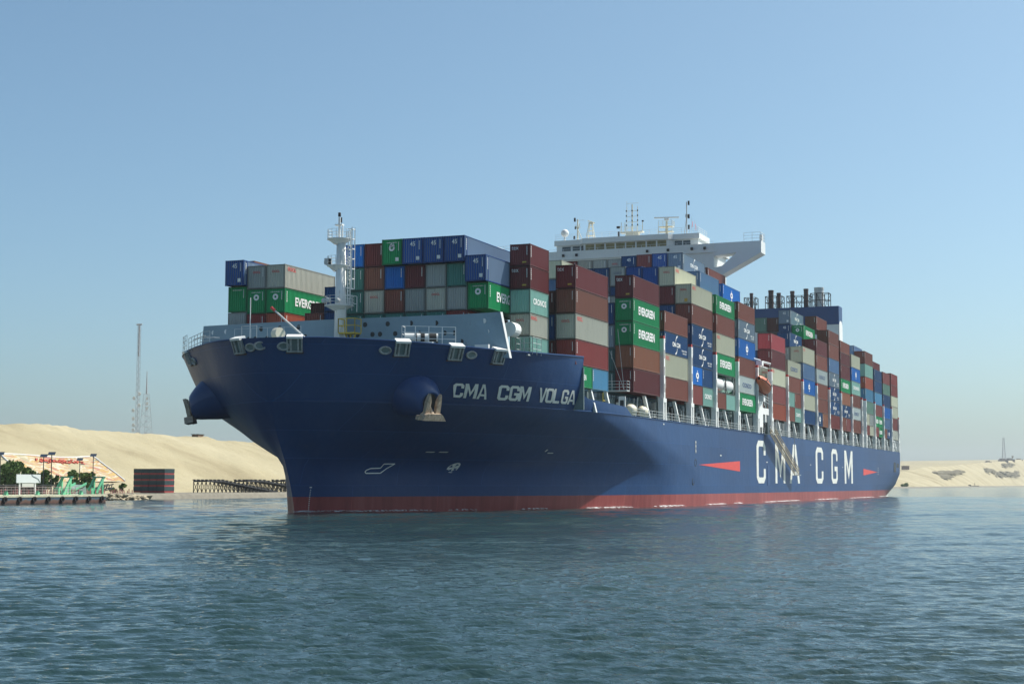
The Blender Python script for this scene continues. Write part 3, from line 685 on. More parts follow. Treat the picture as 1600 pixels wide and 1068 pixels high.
def container(s, j, z0, z1, L, colc, logo, tier, bay, half_='' ):
    h = z1 - z0 - .05; xc = 23.65 - 2.52 * j - 1.219
    c = PC[colc][2]; n = {3.55: 10, 6.06: 20, 12.19: 40, 13.72: 45}[L]
    lab = f"{c} {half_}{n}-foot container, {ORD[tier]} tier down, {ORD[j]} stack from port, {ORD[BN[bay]]} bay from bow"
    t = thing('shipping_container', lab, 'container', (xc, s, z0), 'shipping containers stacked on deck')
    wm, fm = container_meshes(L, h)
    kz = h / round(h, 1)
    for me, nm in ((wm, 'walls'), (fm, 'frame')):
        o = bpy.data.objects.new(nm, me); C.objects.link(o); o.parent = t; o.scale.z = kz
        for i, sl in enumerate(o.material_slots): sl.link = 'OBJECT'; sl.material = MPF[colc] if nm == 'frame' else MP[colc if i or colc != 'ry' or L < 13 else 'ry_lit']  # long royal blue boxes: sunlit paleness of sides and roof put into the colour
    for me, nm in markings(L, h, logo, colc):
        o = bpy.data.objects.new(nm, me); C.objects.link(o); o.parent = t; o.scale.z = kz
    return t
def tank(s, j, z0, z1, tier, bay, half_):
    h = z1 - z0 - .05; xc = 23.65 - 2.52 * j - 1.219; L = 6.06
    t = thing('tank_container', f"white {half_} tank container in an open frame, {ORD[tier]} tier down, {ORD[BN[bay]]} bay from bow", 'tank container', (xc, s, z0), 'tank containers stacked on deck')
    f = MB(); W2 = 1.219; e = .13
    for x0 in (-W2, W2 - e):
        for y0 in (0, L - e): f.box(x0, x0 + e, y0, y0 + e, 0, h)
        f.box(x0 + .003, x0 + e - .003, e, L - e, .02, .13); f.box(x0 + .003, x0 + e - .003, e, L - e, h - .12, h - .01)
        for y0, y1 in ((0.1, 1.3), (L - .1, L - 1.3)): f.tube([(x0 + e / 2, y0, .9), (x0 + e / 2, y1, .1)], .05, 5)
    f.build('frame', DARK, t)
    b = MB(); r = 1.08; M = Matrix.Translation((0, 0, h / 2)) @ Matrix.Rotation(-math.pi / 2, 4, 'X')
    b.lathe([(.001, .18), (.5, .2), (.85, .3), (1.03, .5), (r, .75), (r, L - .75), (1.03, L - .5), (.85, L - .3), (.5, L - .2), (.001, L - .18)], 28, M); b.build('tank', WHITE, t, smooth=True)
def stack(bay, j, zs, codes, ds=0.0):
    """zs: tier boundaries from the top down; codes: colour[:logo][x45] or two 20-footers a|b"""
    for i, c in enumerate(codes.split()):
        if i + 1 >= len(zs) or c == '.': continue
        z1, z0 = zs[i], zs[i + 1]; s = BAYS[bay] + ds
        if '|' in c or bay == 'B':
            for q, part in enumerate(c.split('|')):
                col, lg = (part.split(':') + [''])[:2]; hf = ('forward ', 'after ')[q] if '|' in c else 'after '
                if col == 'tank': tank(s + q * 6.13, j, z0, z1, i, bay, hf.strip())
                else: container(s + q * 6.13, j, z0, z1, 6.06, col, lg, i, bay, hf)
        elif c.endswith('x'):
            col, lg = (c[:-1].split(':') + [''])[:2]; container(s - .76, j, z0, z1, 13.72, col, lg, i, bay)
        else:
            col, lg = (c.split(':') + [''])[:2]; container(s, j, z0, z1, 12.19, col, lg, i, bay)
# first bay (its after half carries one more 20-foot stack)
stack('A', 2, [27.96, 25.03, 22.07], 'ry:4x gr:E')
AT = [30.2, 27.28, 24.66, 22.05, 19.4]
stack('A', 3, AT, 'ry:4x tl wr dr'); stack('A', 4, AT, 'ry:4x wr ww:o tl'); stack('A', 5, AT, 'ry:4x ma wr tl'); stack('A', 6, AT, 'gr:e4x bl rb tl')
AT2 = [29.98, 27.28, 24.66, 22.05, 19.4]
stack('A', 7, AT2, 'ma br ww:o tl'); stack('A', 8, AT2, 'bl tl tl tl')
stack('A', 9, [25.33, 22.47, 19.6], 'nv nv'); stack('A', 10, [23.75, 22.47], 'db', 1.4); stack('A', 10, [22.45, 19.6], 'rb')
stack('A', 12, [28.23, 25.43, 22.61, 19.7], 'ww:O gr:E or'); stack('A', 13, [28.2, 25.45, 22.6, 19.7], 'gy:o gr:e dr'); stack('A', 14, [28.85, 25.85, 22.85, 19.9], 'ry:4x gr:G wr')
stack('B', 1, [29.97, 27.45, 24.85, 22.11, 19.59, 17.0], 'ma:t ma:t lt:R ww:O lt')
stack('C', 17, [31.1, 28.2, 25.3], 'ob db')
stack('C', 0, [28.54, 25.76, 22.84, 19.85, 16.89, 14.34], 'ma:t br ww:O dr'); container(29.23, 0, 14.34, 16.89, 6.06, 'lb', '', 4, 'C', 'after '); container(25.6, 0, 14.34, 16.89, 3.55, 'gr', 'n', 4, 'C', 'short '); stack('C', 1, [25.59, 22.82, 19.75, 16.9], 'db nv ma')
stack('D', 0, [30.11, 27.1, 24.1, 20.99, 18.0, 14.9], 'ma:t gr:E gr:E ob ma'); stack('D', 1, [26.6, 23.68, 20.64, 17.59, 14.9], 'nv sg dg dg')
stack('E', 0, [26.97, 24.14, 21.09, 17.88, 14.89], 'rb nv:C cr:O rb'); stack('E', 1, [24.0, 21.0, 18.0, 14.9], 'db nv nv')
stack('F', 0, [32.4, 29.43, 26.52, 23.38, 20.38, 17.58, 14.74], 'cr:OY rb nv:C nv:C bl:A|nv rd|lt:R'); stack('F', 1, [35.07, 32.13, 29.39, 26.5, 23.6], 'cr:O ma nv nv')
stack('F', 2, [35.13, 32.2, 29.3], 'ry ry'); stack('F', 3, [35.3, 32.3, 29.4], 'ry:5 nv'); stack('F', 4, [35.42, 32.45, 31.0, 28.1], 'gy:K nv wr'); stack('F', 5, [35.35, 32.4], 'nv'); stack('F', 6, [35.35, 32.4], 'nv'); stack('F', 8, [36.87, 33.98, 31.2], 'cr sb')
stack('G', 0, [32.41, 29.43, 26.44, 23.37, 20.2, 17.29, 14.78], 'gr:E rb cr:O gr:E tank|tank rb|lt'); stack('G', 1, [36.18, 33.2, 30.2], 'sb nv')
stack('G', 2, [39.1, 36.2, 33.3], 'cm:C4x ma'); stack('G', 3, [39.15, 36.2], 'ry:4x'); stack('G', 4, [39.1, 36.2], 'rd:5x'); stack('G', 5, [39.0, 36.1], 'nv:4x')
for j_ in (6, 7, 8): stack('G', j_, [38.75, 35.9], 'gy:o' if j_ == 6 else 'gy')
stack('G', 9, [38.75, 35.9], 'ma'); stack('G', 10, [38.7, 35.8], 'gy')
stack('H', 0, [32.89, 30.03, 26.96, 23.88, 20.85, 18.04, 15.05], 'rb cm:C bl:A rb ws:K gr:E'); stack('H', 1, [35.95, 32.99, 30.0], 'bl:A nv'); stack('H', 2, [38.72, 35.9, 33.0], 'rb db')
stack('I', 0, [29.89, 26.97, 23.81, 20.74, 17.57, 14.6], 'pk ma cr:O rd or'); stack('I', 1, [26.9, 24.0, 21.0], 'nv nv')
stack('J', 0, [26.22, 23.24, 20.27, 17.54, 14.81], 'cr:K rb lt|rb rb|lt:R'); stack('J', 1, [25.9, 23, 20.1], 'nv db')
stack('K', 0, [29.89, 26.65, 23.66, 20.68, 17.58, 14.85], 'cr:O sb bl:A cr nv'); stack('K', 1, [32.72, 29.77, 26.9], 'nv:C gy:o')
stack('L', 0, [32.52, 29.4, 26.48, 23.56, 20.52, 17.68, 14.85], 'ma rb ws:K rb rb nv:A|ob'); stack('L', 1, [35.42, 32.47, 29.5], 'gr:E ma'); stack('L', 2, [38.53, 35.6, 32.7], 'cm:C4x nv:4x')
stack('L', 3, [37.11, 34.2], 'db'); stack('L', 4, [37.18, 34.2], 'gg')
stack('M', 0, [35.62, 32.77, 29.73, 26.76, 23.79, 20.76, 17.8, 14.85], 'rb rb sb cm:C nv:C nv:C dr'); stack('M', 1, [38.63, 35.77], 'rb')
stack('N', 0, [34.57, 31.97, 29.4, 26.28, 23.34, 20.55, 17.75, 14.85], 'rb ma ma gr:E ob nv:C rb|rd')
stack('O', 0, [32.66, 29.71, 26.58, 23.53, 20.7, 17.8, 14.85], 'cr bl:A lt:R rb ws:K rb')
stack('P', 0, [34.86, 31.8, 28.74, 25.92, 22.95, 19.98, 17.24, 14.85], 'rb lt or lb gg cr|wr rd|cr'); stack('P', 1, [36.24, 33.3, 30.4, 27.5, 24.6], 'sb db tl ma')
stack('Q', 0, [31.53, 28.78, 25.86, 22.78, 19.95, 17.27, 14.85], 'nv nv lb rd gr:E|gr:E rd|gr:E'); stack('Q', 1, [34.4, 31.5], 'rd')
stack('R', 0, [31.77, 28.78, 26.05, 22.88, 19.95, 17.26, 14.85], 'rd gg nv bl sb:S rb|nv:A'); stack('R', 1, [34.53, 31.83], 'ma')
stack('S', 0, [32.32, 29.25, 26.39, 23.61, 20.58, 17.39, 14.85], 'dr dr cr cr rd ww')

# ------------------------------------------------------------------ lashing bridges, pillars, coaming, deck rail
def lashing():
    for s in (58.95, 73.35, 87.75, 102.3, 116.4, 127.3, 141.4, 155.6, 169.85, 183.85, 197.85, 211.9, 225.7, 231.2, 245.2, 259.45, 273.55, 287.0 - .8):
        hi = 22.9 if s < 286 else 20.6
        m = MB(); m.box(23.25, 23.98, s - .3, s + .3, 14.75, hi)
        for a in (-.78, .36): m.box(23.25, 24.0, s + a, s + a + .42, 11.62, 14.2)
        m.box(23.22, 24.02, s - .8, s + .8, 14.2, 14.75)
        m.box(23.3, 23.5, s - .36, s + .36, 11.62, 14.2)
        o = m.build('lashing_post', WHITE, ship)
        sl_ = MB()
        for z in np.arange(15.6, hi - 1.2, 2.3): sl_.box(23.9, 23.995, s - .11, s + .11, z, z + 1.15)
        sl_.build('post_slot', DARK, o)
        rt = MB(); rt.box(23.28, 23.95, s - .27, s + .27, hi, hi + .4); rt.build('red_tip', RED, o)
        pl = MB(); pl.box(21, 23.2, s - .45, s + .45, 14.4, 14.55)
        for z in (17.4, 20.3): pl.box(-22, 23.2, s - .42, s + .42, z, z + .1)
        for p in np.arange(-20, 23, 2.52): pl.box(p, p + .16, s - .3, s + .3, 11.7, hi - .3)
        pl.build('lashing_bridge', DECKGREY, o)
    for b in 'CDEFGHIJKLMNOPQRS':
        s = BAYS[b]; mids = (s + 6.1,) if b != 'C' else (s + 6.1, s + 12.0)
        for c in mids:
            m = MB(); m.prism([(23.4, c - .2, 14.72), (23.4, c + .2, 14.72), (23.85, c + 1.15, 11.62), (23.85, c + .7, 11.62)], (-.4, 0, 0))
            m.build('container_pillar', WHITE, ship)
    co = MB(); co.box(-21, 21.0, 44.5, 115.8, 11.7, 14.0); co.box(-21, 21.0, 127.8, 225.2, 11.7, 14.0); co.box(-21, 21.0, 231.6, 286.5, 11.7, 14.0); co.box(-19, 19, 27, 36, 11.7, 14.2)
    for s in np.arange(46, 286, 3.05):
        if 115 < s < 128 or 224 < s < 232: continue
        co.prism([(21.0, s, 11.7), (22.2, s, 11.7), (21.0, s, 13.8)], (0, .12, 0))
    co.build('hatch_coaming', DECKGREY, ship)
    rl = MB(); railing(rl, [(23.95, 44.0, 11.62), (23.95, 120.5, 11.62)], 1.15, 3, .03, 1.8); railing(rl, [(23.95, 128.5, 11.62), (23.95, 228, 11.62), (half(258, 11) - .1, 258, 11.62), (half(285, 11) - .1, 285, 11.62)], 1.15, 3, .03, 1.8)
    rl.build('deck_railing', STEEL, ship)
    rg = MB(); rr = random.Random(3)
    for s in np.arange(45, 285, .62):
        if 116 < s < 127.5 or 225 < s < 231.6: continue
        if rr.random() < .75:
            p = rr.uniform(21.6, 23.3); rg.tube([(p, s, 11.7), (p + rr.uniform(-.3, .3), s + rr.uniform(-.5, .5), rr.uniform(12.4, 14.6))], rr.uniform(.03, .11), 4)
        if rr.random() < .35: z = rr.uniform(11.7, 13.4); rg.box(21.5, 22.2, s, s + rr.uniform(.3, .9), z, z + rr.uniform(.3, .9))
    tag(rg.build('lashing_rods', STEEL, ship), kind='stuff')
    dk = MB(); rr = random.Random(9)
    for s in np.arange(46, 285, 2.1):
        if 116 < s < 127.5: continue
        if rr.random() < .6: z = 11.7; dk.box(21.1, rr.uniform(21.6, 22.6), s, s + rr.uniform(.5, 1.4), z, z + rr.uniform(1.0, 2.6))
    tag(dk.build('deck_lockers', DARK, ship), kind='stuff')
    # platform with rails ahead of the third bay
    pf = MB(); pf.box(20.4, 23.4, 43.6, 44.8, 14.9, 15.05); railing(pf, [(20.4, 43.6, 15.05), (23.4, 43.6, 15.05), (23.4, 44.8, 15.05)], 1.15, 3, .04, .9); pf.build('walkway_platform', STEEL, ship)
    lr = MB()
    for x, z in ((20.7, 20.2), (21.8, 23.0)): lr.tube([(x, 44.9, z), (22.7, 44.6, 15.2)], .03, 4)
    lr.build('lashing_wire', STEEL, ship)
    k = MB(); k.box(22.6, 23.5, 42.6, 42.75, 12.3, 14.2); kb = k.build('notice_board', WHITE, ship); MB().box(22.8, 23.3, 42.56, 42.6, 12.6, 13.7).build('dark_panel', DARK, kb)
    yl = MB()
    for s in (27.5, 37.2): railing(yl, [(22.3, s, 11.7), (22.3, s + 1.6, 11.7)], 2.6, 3, .06, .8)
    yl.build('yellow_ladder', YELLOW, ship)
    bt = MB()
    for s in (46.5, 51.5): bt.lathe([(.001, -1.0), (.5, -.9), (.78, -.3), (.78, .3), (.5, .9), (.001, 1.0)], 14, Matrix.Translation((23.0, s, 12.6)) @ Matrix.Rotation(math.pi / 2, 4, 'X'))
    bt.build('winch_drum', CREAMPAINT, ship, smooth=True)
lashing()

# ------------------------------------------------------------------ bridge island
def bridge():
    d = MB(); d.box(-16.1, 16.1, 117.6, 126.4, 11.62, 43.2)
    dh = d.build('deckhouse', HOUSE, ship)
    for z in (19.6, 23.4): MB().box(15.9, 23.4, 117.7, 126.3, z, z + .14).build('boat_deck', HOUSE, dh)
    n = MB(); n.box(-16.6, 16.6, 117.3, 127.0, 43.2, 43.62); n.build('navigation_deck', HOUSE, dh)
    for sd in (1, -1):
        wg = MB(); y0 = 117.4; dy = 3.3
        def Q(l): return [(sd * p, y0, z) for p, z in l]
        wg.prism(Q([(16.1, 44.8), (24.5, 44.8), (24.5, 42.75), (20.2, 43.0), (16.1, 42.55)]), (0, dy, 0))
        wg.prism(Q([(24.49, 42.76), (20.2, 42.98), (17.6, 40.75), (16.1, 40.5), (16.1, 38.5), (17.9, 39.35)]), (0, dy, 0))
        o = wg.build('bridge_wing', HOUSE, dh)
        rl = MB(); railing(rl, Q([(21.5, 44.8), (24.4, 44.8)]), 1.5, 3, .03, 1.0); railing(rl, [(sd * 24.4, y0, 44.8), (sd * 24.4, y0 + dy, 44.8)], 1.5, 3, .03, 1.0); rl.box(min(sd * 24.0, sd * 24.5), max(sd * 24.0, sd * 24.5), y0 + 1, y0 + 1.6, 44.8, 46.0); rl.build('wing_railing', WHITE, o)
    fr = MB(); fr.box(-16.6, 16.1, 117.32, 117.4, 43.62, 44.75)
    fr.build('bridge_front_screen', HOUSE, dh)
    # wheelhouse: middle section stands forward of the sides
    plan = [(-13.4, 118.9), (-8.7, 118.9), (-7.85, 117.9), (7.85, 117.9), (8.4, 118.9), (13.0, 118.9), (13.0, 125.5), (-13.4, 125.5)]
    wv = MB(); wv.prism([(p, s, 43.62) for p, s in plan], (0, 0, 3.05)); wh = wv.build('wheelhouse', HOUSE, dh)
    rf = [(-13.7, 118.5), (-8.8, 118.5), (-7.95, 117.45), (7.95, 117.45), (8.6, 118.5), (13.3, 118.5), (13.3, 125.8), (-13.7, 125.8)]
    r_ = MB(); r_.prism([(p, s, 46.0) for p, s in rf], (0, 0, .95)); r_.build('roof_fascia', HOUSE, dh)
    wd = 15.3 / 8
    for i in range(8):
        a = -7.65 + i * wd + .14; o = MB().box(a, a + wd - .28, 117.86, 117.9, 44.72, 45.86).build('window', STEEL, wh) if False else MB().box(a, a + wd - .28, 117.87, 117.93, 44.78, 45.86).build('bridge_window', AMBER, dh)
    for a, b in ((-12.3, -10.7), (-10.3, -8.95), (8.75, 10.1), (10.3, 11.6)): MB().box(a, b, 118.87, 118.93, 44.78, 45.8).build('bridge_window', GLASS, dh)
    M = Matrix.Translation((-8.27, 118.4, 45.3)) @ Matrix.Rotation(math.atan2(-1.0, .85), 4, 'Z'); MB().box(-.5, .5, -.05, .0, -.5, .5, M).build('bridge_window', GLASS, dh)
    for p in (-11.5, -9.0, 4.2, 8.0, 12.3, 14.6): MB().box(p - .2, p + .2, 117.0, 117.3, 43.75, 44.2).build('deck_floodlight', BLACK, dh)
    rl = MB(); railing(rl, [(-16.4, 117.3, 43.62), (16.1, 117.3, 43.62)], 1.5, 4, .022, 1.6); railing(rl, [(-13.5, 118.7, 46.95), (13.0, 118.7, 46.95), (13.0, 125, 46.95)], 1.1, 3, .022, 1.4); rl.build('bridge_railing', WHITE, dh)
    z0 = 46.95
    rd = MB(); rd.ball((-12.2, 120, 48.5), .72, 12); rd.tube([(-12.2, 120, z0), (-12.2, 120, 48)], .14, 8); rd.build('satellite_dome', WHITE, dh, smooth=True)
    m = MB(); m.tube([(-9.9, 120.5, z0), (-9.9, 120.5, 51.0)], .13, 6); m.tube([(-9.9, 120.5, 49.2), (-8.9, 120.5, z0)], .06, 5); m.tube([(-9.9, 120.5, 48.9), (-10.3, 120.5, 50.0)], .07, 5); m.tube([(-9.9, 120.5, 48.9), (-9.5, 120.5, 50.2)], .07, 5); m.tube([(-10.6, 120.5, 50.8), (-8.6, 120.5, 50.8)], .03, 4); m.tube([(-10.3, 120.5, 49.5), (-9.3, 120.5, 49.5)], .05, 4)
    mm = m.build('signal_mast', CREAMPAINT, dh); k = MB(); k.box(-10.6, -10.3, 120.4, 120.6, 50.6, 51.3); k.box(-10.45, -10.25, 120.4, 120.6, 49.2, 49.7); k.box(-10.7, -10.4, 120.4, 120.6, 47.4, 48.0)
    k.build('navigation_lamp', BLACK, dh)
    g = MB()
    for dx in (-.75, .75):
        for dy in (-.6, .6): g.tube([(-7.4 + dx, 120.5 + dy, z0), (-7.4 + dx * .35, 120.5 + dy * .35, 50.0)], .07, 5)
    for z, f in ((47.8, .8), (48.7, .6), (49.5, .42)): g.box(-7.4 - .75 * f, -7.4 + .75 * f, 120.5 - .6 * f, 120.5 + .6 * f, z, z + .07)
    g.box(-7.75, -6.85, 120.2, 120.8, 50.0, 50.25); g.tube([(-7.9, 120.3, 50.6), (-6.7, 120.7, 50.2)], .1, 5); g.build('antenna_tower', CREAMPAINT, dh)
    c = MB(); c.box(-.8, 1.6, 120.4, 121.4, z0, 48.0); c.box(-1.8, 2.4, 120.3, 121.5, 48.0, 48.2); c.tube([(.3, 121, 48), (.3, 121, 53.2)], .12, 6)
    for z in np.arange(49, 53, 1.0): c.tube([(-.7, 121, z), (1.3, 121, z)], .04, 4)
    for dx in (-.7, 1.3): c.tube([(dx, 121, 48.2), (dx, 121, 52.8)], .05, 5)
    for dx in (-1.7, 2.3, -1.0): c.tube([(dx, 120.8, 48.2), (dx, 120.8, 50.0)], .06, 4)
    railing(c, [(-1.8, 120.3, 48.2), (2.4, 120.3, 48.2)], .9, 2, .025, 1.0); c.tube([(-.7, 121, 53.4), (1.5, 121, 53.4)], .03, 4); c.tube([(-.7, 121, 52.8), (-.7, 121, 53.8)], .03, 4); c.build('main_mast', CREAMPAINT, dh)
    k = MB()
    for z in (49.3, 50.1, 51.0, 51.9):
        for dx in (-.75, .32, 1.35): k.box(dx - .1, dx + .1, 120.8, 120.95, z, z + .25)
    k.box(2.2, 2.5, 120.6, 120.9, 49.9, 50.15); k.box(-2.3, -2.0, 120.5, 120.8, 47.3, 48.3); k.box(-2.5, -1.9, 120.5, 120.8, 48.9, 49.3); k.build('navigation_lamp', BLACK, dh)
    r2 = MB(); r2.box(5.9, 7.3, 120.2, 121.6, z0, z0 + .15); r2.tube([(6.7, 121, z0), (6.7, 121, 49.8)], .3, 8, r2=.16)
    for z in (47.8, 48.7): r2.box(5.4, 7.9, 120.2, 121.8, z, z + .08)
    railing(r2, [(5.4, 120.2, 48.78), (7.9, 120.2, 48.78), (7.9, 121.8, 48.78)], 1.0, 3, .03, .8)
    for dx in (5.4, 7.9): r2.tube([(dx, 120.2, z0), (dx, 120.2, 48.7)], .06, 5)
    r2.build('radar_mast', CREAMPAINT, dh)
    Mx = Matrix.Translation((6.7, 121, 50.3)) @ Matrix.Rotation(R(12), 4, 'Z'); s2 = MB(); s2.box(-2.2, 2.2, -.12, .12, .0, .22, Mx); s2.box(-.4, .4, -.3, .3, -.4, 0, Mx); s2.build('radar_scanner', WHITE, dh)
    rm = MB(); rm.tube([(10.4, 121, z0), (10.4, 121, 53.0)], .1, 6); rm.tube([(10.4, 121, 50.5), (9.9, 121, z0)], .06, 4); rm.box(10.2, 10.6, 120.8, 121.2, 50.2, 50.8); rm.build('signal_mast', STEEL, dh)
    k = MB()
    for z in (52.4, 50.0, 48.1): k.box(10.65, 10.95, 120.8, 121.0, z, z + .75)
    k.build('navigation_lamp', BLACK, dh)
    for i, (x, z) in enumerate(((11.3, 48.4), (11.9, 47.9))):
        fl = MB(); P = [[(x + .12 * math.sin(v * 2.2 + i), 121 + .3 * u, z + 1.2 * v * .9) for v in np.linspace(0, 1, 8)] for u in (0, .5, 1)]; fl.grid(P)
        tag(fl.build('signal_flag', RED, None), ('red flag hanging limp above the bridge roof, nearer the mast', 'smaller red flag hanging lower, nearer the bridge roof edge')[i], 'flag', 'flags on the bridge roof')
    hl = MB(); hl.tube([(11.3, 121, z0), (11.3, 121, 50.2)], .02, 4); hl.tube([(11.9, 121, z0), (11.9, 121, 49.6)], .02, 4); hl.build('halyard', STEEL, dh)
HOUSE = simple('house_white', (0.70, 0.72, 0.71), 0.45, var=0.05, scale=0.15, rust=0.15)
bridge()

def funnel():
    f = MB(); f.box(-14, 18.66, 226.4, 231.0, 40.85, 45.2); fu = f.build('funnel_casing', NAVYPAINT, ship)
    b = MB(); b.box(-13.9, 18.6, 226.5, 230.9, 11.62, 40.84); b.build('casing_base', HOUSE, fu)
    wp = MB(); pts = [(18.72, 226.5, 30), (18.72, 230.9, 30), (18.72, 230.9, 40.3)] + [(18.72, 228.7 + 2.2 * math.cos(t), 40.3 + 1.5 * math.sin(t)) for t in np.linspace(.2, math.pi - .2, 9)] + [(18.72, 226.5, 40.3)]
    wp.prism(pts, (-.04, 0, 0)); wp.build('white_side_plate', WHITE, fu)
    for p, r, z, m in ((-2.7, .40, 49.3, EXH), (2.1, .62, 49.8, EXH), (4.0, .48, 49.1, EXH), (7.3, .5, 49.4, EXH), (10.6, .55, 49.8, EXH), (13.7, 1.12, 49.95, STEEL)):
        t = MB(); t.tube([(p, 228.3, 45.2), (p, 228.3, z)], r, 14, caps=False); t.lathe([(r + .05, z - .5), (r + .06, z), (r * .8, z), (r * .75, z - .6)], 14, Matrix.Translation((p, 228.3, 0))); t.build('exhaust_pipe', m, fu)
    def cage(p0, p1, h):
        c = MB(); y0, y1 = 227.0, 229.8
        xs = [p0 + (p1 - p0) * i / 3 for i in range(4)]
        for x in xs:
            for y in (y0, y1): c.tube([(x, y, 45.2), (x, y, 45.2 + h)], .09, 4)
        for z in (45.2 + h, 45.2 + h * .5):
            for y in (y0, y1): c.tube([(p0, y, z), (p1, y, z)], .09, 4)
            for x in (p0, p1): c.tube([(x, y0, z), (x, y1, z)], .09, 4)
        for a, b in zip(xs, xs[1:]): c.tube([(a, y0, 45.2 + h), (b, y0, 45.2)], .06, 4); c.tube([(a, y1, 45.2), (b, y1, 45.2 + h)], .06, 4)
        c.build('pipe_cage', BLACK, fu)
    cage(-4.2, -1.4, 2.9); cage(1.0, 5.0, 3.0); cage(6.2, 11.6, 2.9); cage(11.9, 16.2, 3.3)
EXH = simple('sooty_pipe', (0.10, 0.065, 0.06), 0.7, var=0.4)
funnel()

def side_fittings():
    # accommodation ladder hanging along the side
    a, b = Vector((24.75, 121.6, 11.7)), Vector((24.75, 142.0, 4.9)); d = (b - a).normalized(); up = Vector((0, -d.z, d.y)) * (1 if d.y > 0 else -1)
    g = MB()
    for dx in (0, .8):
        o = Vector((dx, 0, 0))
        for h in (0, .5, 1.05): g.tube([a + o + up * h, b + o + up * h], .07, 5)
        n = 26
        for i in range(n + 1):
            p = a.lerp(b, i / n) + o; g.tube([p, p + up * 1.05], .035, 4)
        g.prism([a + o - up * .12, b + o - up * .12, b + o + up * .14, a + o + up * .14], (.05, 0, 0))
    gw = g.build('gangway', TAN, ship)
    st = MB()
    for i in range(48):
        p = a.lerp(b, (i + .5) / 48); st.box(p.x + .04, p.x + .76, p.y - .16, p.y + .16, p.z - .02, p.z + .03)
    st.build('gangway_steps', STEEL, gw)
    pf = MB(); pf.box(24.6, 25.7, 141.9, 143.3, 4.75, 4.85); pf.box(24.1, 25.7, 119.8, 121.6, 11.6, 11.7); pf.tube([(24.2, 139, 12.6), (25.3, 139.6, 12.2), (25.2, 139.8, 6.2)], .06, 5); pf.build('gangway_platform', STEEL, gw)
    # white boarding station under the lifeboat
    s = MB(); s.box(23.5, 23.62, 117.9, 121.3, 12.9, 17.3); s.box(23.4, 23.5, 121.3, 126.6, 15.2, 16.3); s.box(23.3, 23.5, 123.6, 124.4, 13.9, 15.2); s.box(21.6, 23.5, 117.9, 118.1, 11.7, 17.3); s.box(21.6, 23.4, 126.4, 126.6, 13.9, 16.3)
    for y in (118.6, 120.6): s.box(23.5, 23.6, y, y + .4, 11.62, 12.9)
    s.build('boarding_station', WHITE, ship)
    r = MB(); railing(r, [(23.6, 118, 17.3), (23.6, 126.6, 16.6)], 1.5, 3, .05, 1.0)
    for y in (119, 121): r.tube([(23.6, y, 18.6), (23.6, y + 1.6, 16.9), (23.6, y + 2.4, 16.4)], .09, 5)
    for y in np.arange(126.9, 141, 1.1): r.tube([(23.4, y, 11.62), (23.4, y, 14.2)], .05 if int(y * 10) % 3 else .14, 5)
    r.build('station_railing', STEEL, ship)
    dv = MB()
    for y in (114.9, 122.8):
        dv.tube([(22.4, y, 19.7), (22.4, y, 23.6), (23.4, y, 24.3), (24.7, y, 23.9)], .2, 6); dv.tube([(24.6, y, 23.9), (24.6, y, 22.0)], .04, 4)
    dv.box(23.4, 24.4, 117.4, 118.6, 23.3, 24.1); dv.box(23.6, 24.5, 118.0, 119.2, 17.2, 18.2); dv.build('boat_davit', WHITE, ship)
    # mooring openings at the stern quarter
    for y0, y1, z0, z1 in ((274.6, 278.6, 6.4, 9.4), (280.6, 284.6, 7.6, 10.6)):
        o = MB(); q = [(half(y0, 8) + .03, y0), (half(y1, 8) + .03, y1)]
        o.prism([(q[0][0], y0, z0), (q[1][0], y1, z0), (q[1][0], y1, z1), (q[0][0], y0, z1)], (-.05, 0, 0)); o.build('mooring_opening', DARK, ship)
    sh = MB(); railing(sh, [(23.4, 276, 11.62), (23.4, 285.5, 11.62)], 2.9, 2, .08, 1.6); sh.box(20, 23.2, 279, 284, 11.62, 14.2); sh.build('stern_shelter', WHITE, ship)
TAN = simple('tan_aluminium', (0.36, 0.30, 0.20), 0.6, var=0.2)
side_fittings()
def lifeboat():
    t = thing('lifeboat', 'orange enclosed lifeboat hanging in white davits beside the bridge house', 'lifeboat', (24.3, 115.0, 19.7)); t.rotation_euler = (R(-15), 0, 0); t.scale = (.85, .95, 1.05)
    def sec(y):
        u = y / 7.4; k = max(.02, math.sin(math.pi * min(1, max(0, u * .96 + .02)))) ** .55
        return [(1.42 * k * math.cos(a) * (1 if math.sin(a) > -.2 else .95), y, 1.1 + (1.15 if math.sin(a) > 0 else .95) * k ** .8 * math.sin(a) + .15 * (abs(u - .5) * 2) ** 2) for a in np.linspace(0, 2 * math.pi, 21)]
    b = MB(); b.grid([sec(y) for y in np.linspace(0, 7.4, 22)]); b.build('boat_hull', ORANGE, t, smooth=True)
    c = MB(); c.prism([(-.6, 4.6, 2.0), (.6, 4.6, 2.0), (.5, 4.7, 2.7), (-.5, 4.7, 2.7)], (0, 1.3, 0)); c.build('conning_hatch', ORANGE, t)
    for y in (1.9, 3.0, 4.1, 5.2): MB().box(1.2, 1.36, y - .2, y + .2, 1.4, 1.65).build('window', GLASS, t)
    r = MB(); r.tube([sec(y)[0] for y in np.linspace(.2, 7.2, 12)], .07, 5); r.tube([sec(y)[10] for y in np.linspace(.2, 7.2, 12)], .07, 5); r.build('fender_rail', BLACK, t)
lifeboat()

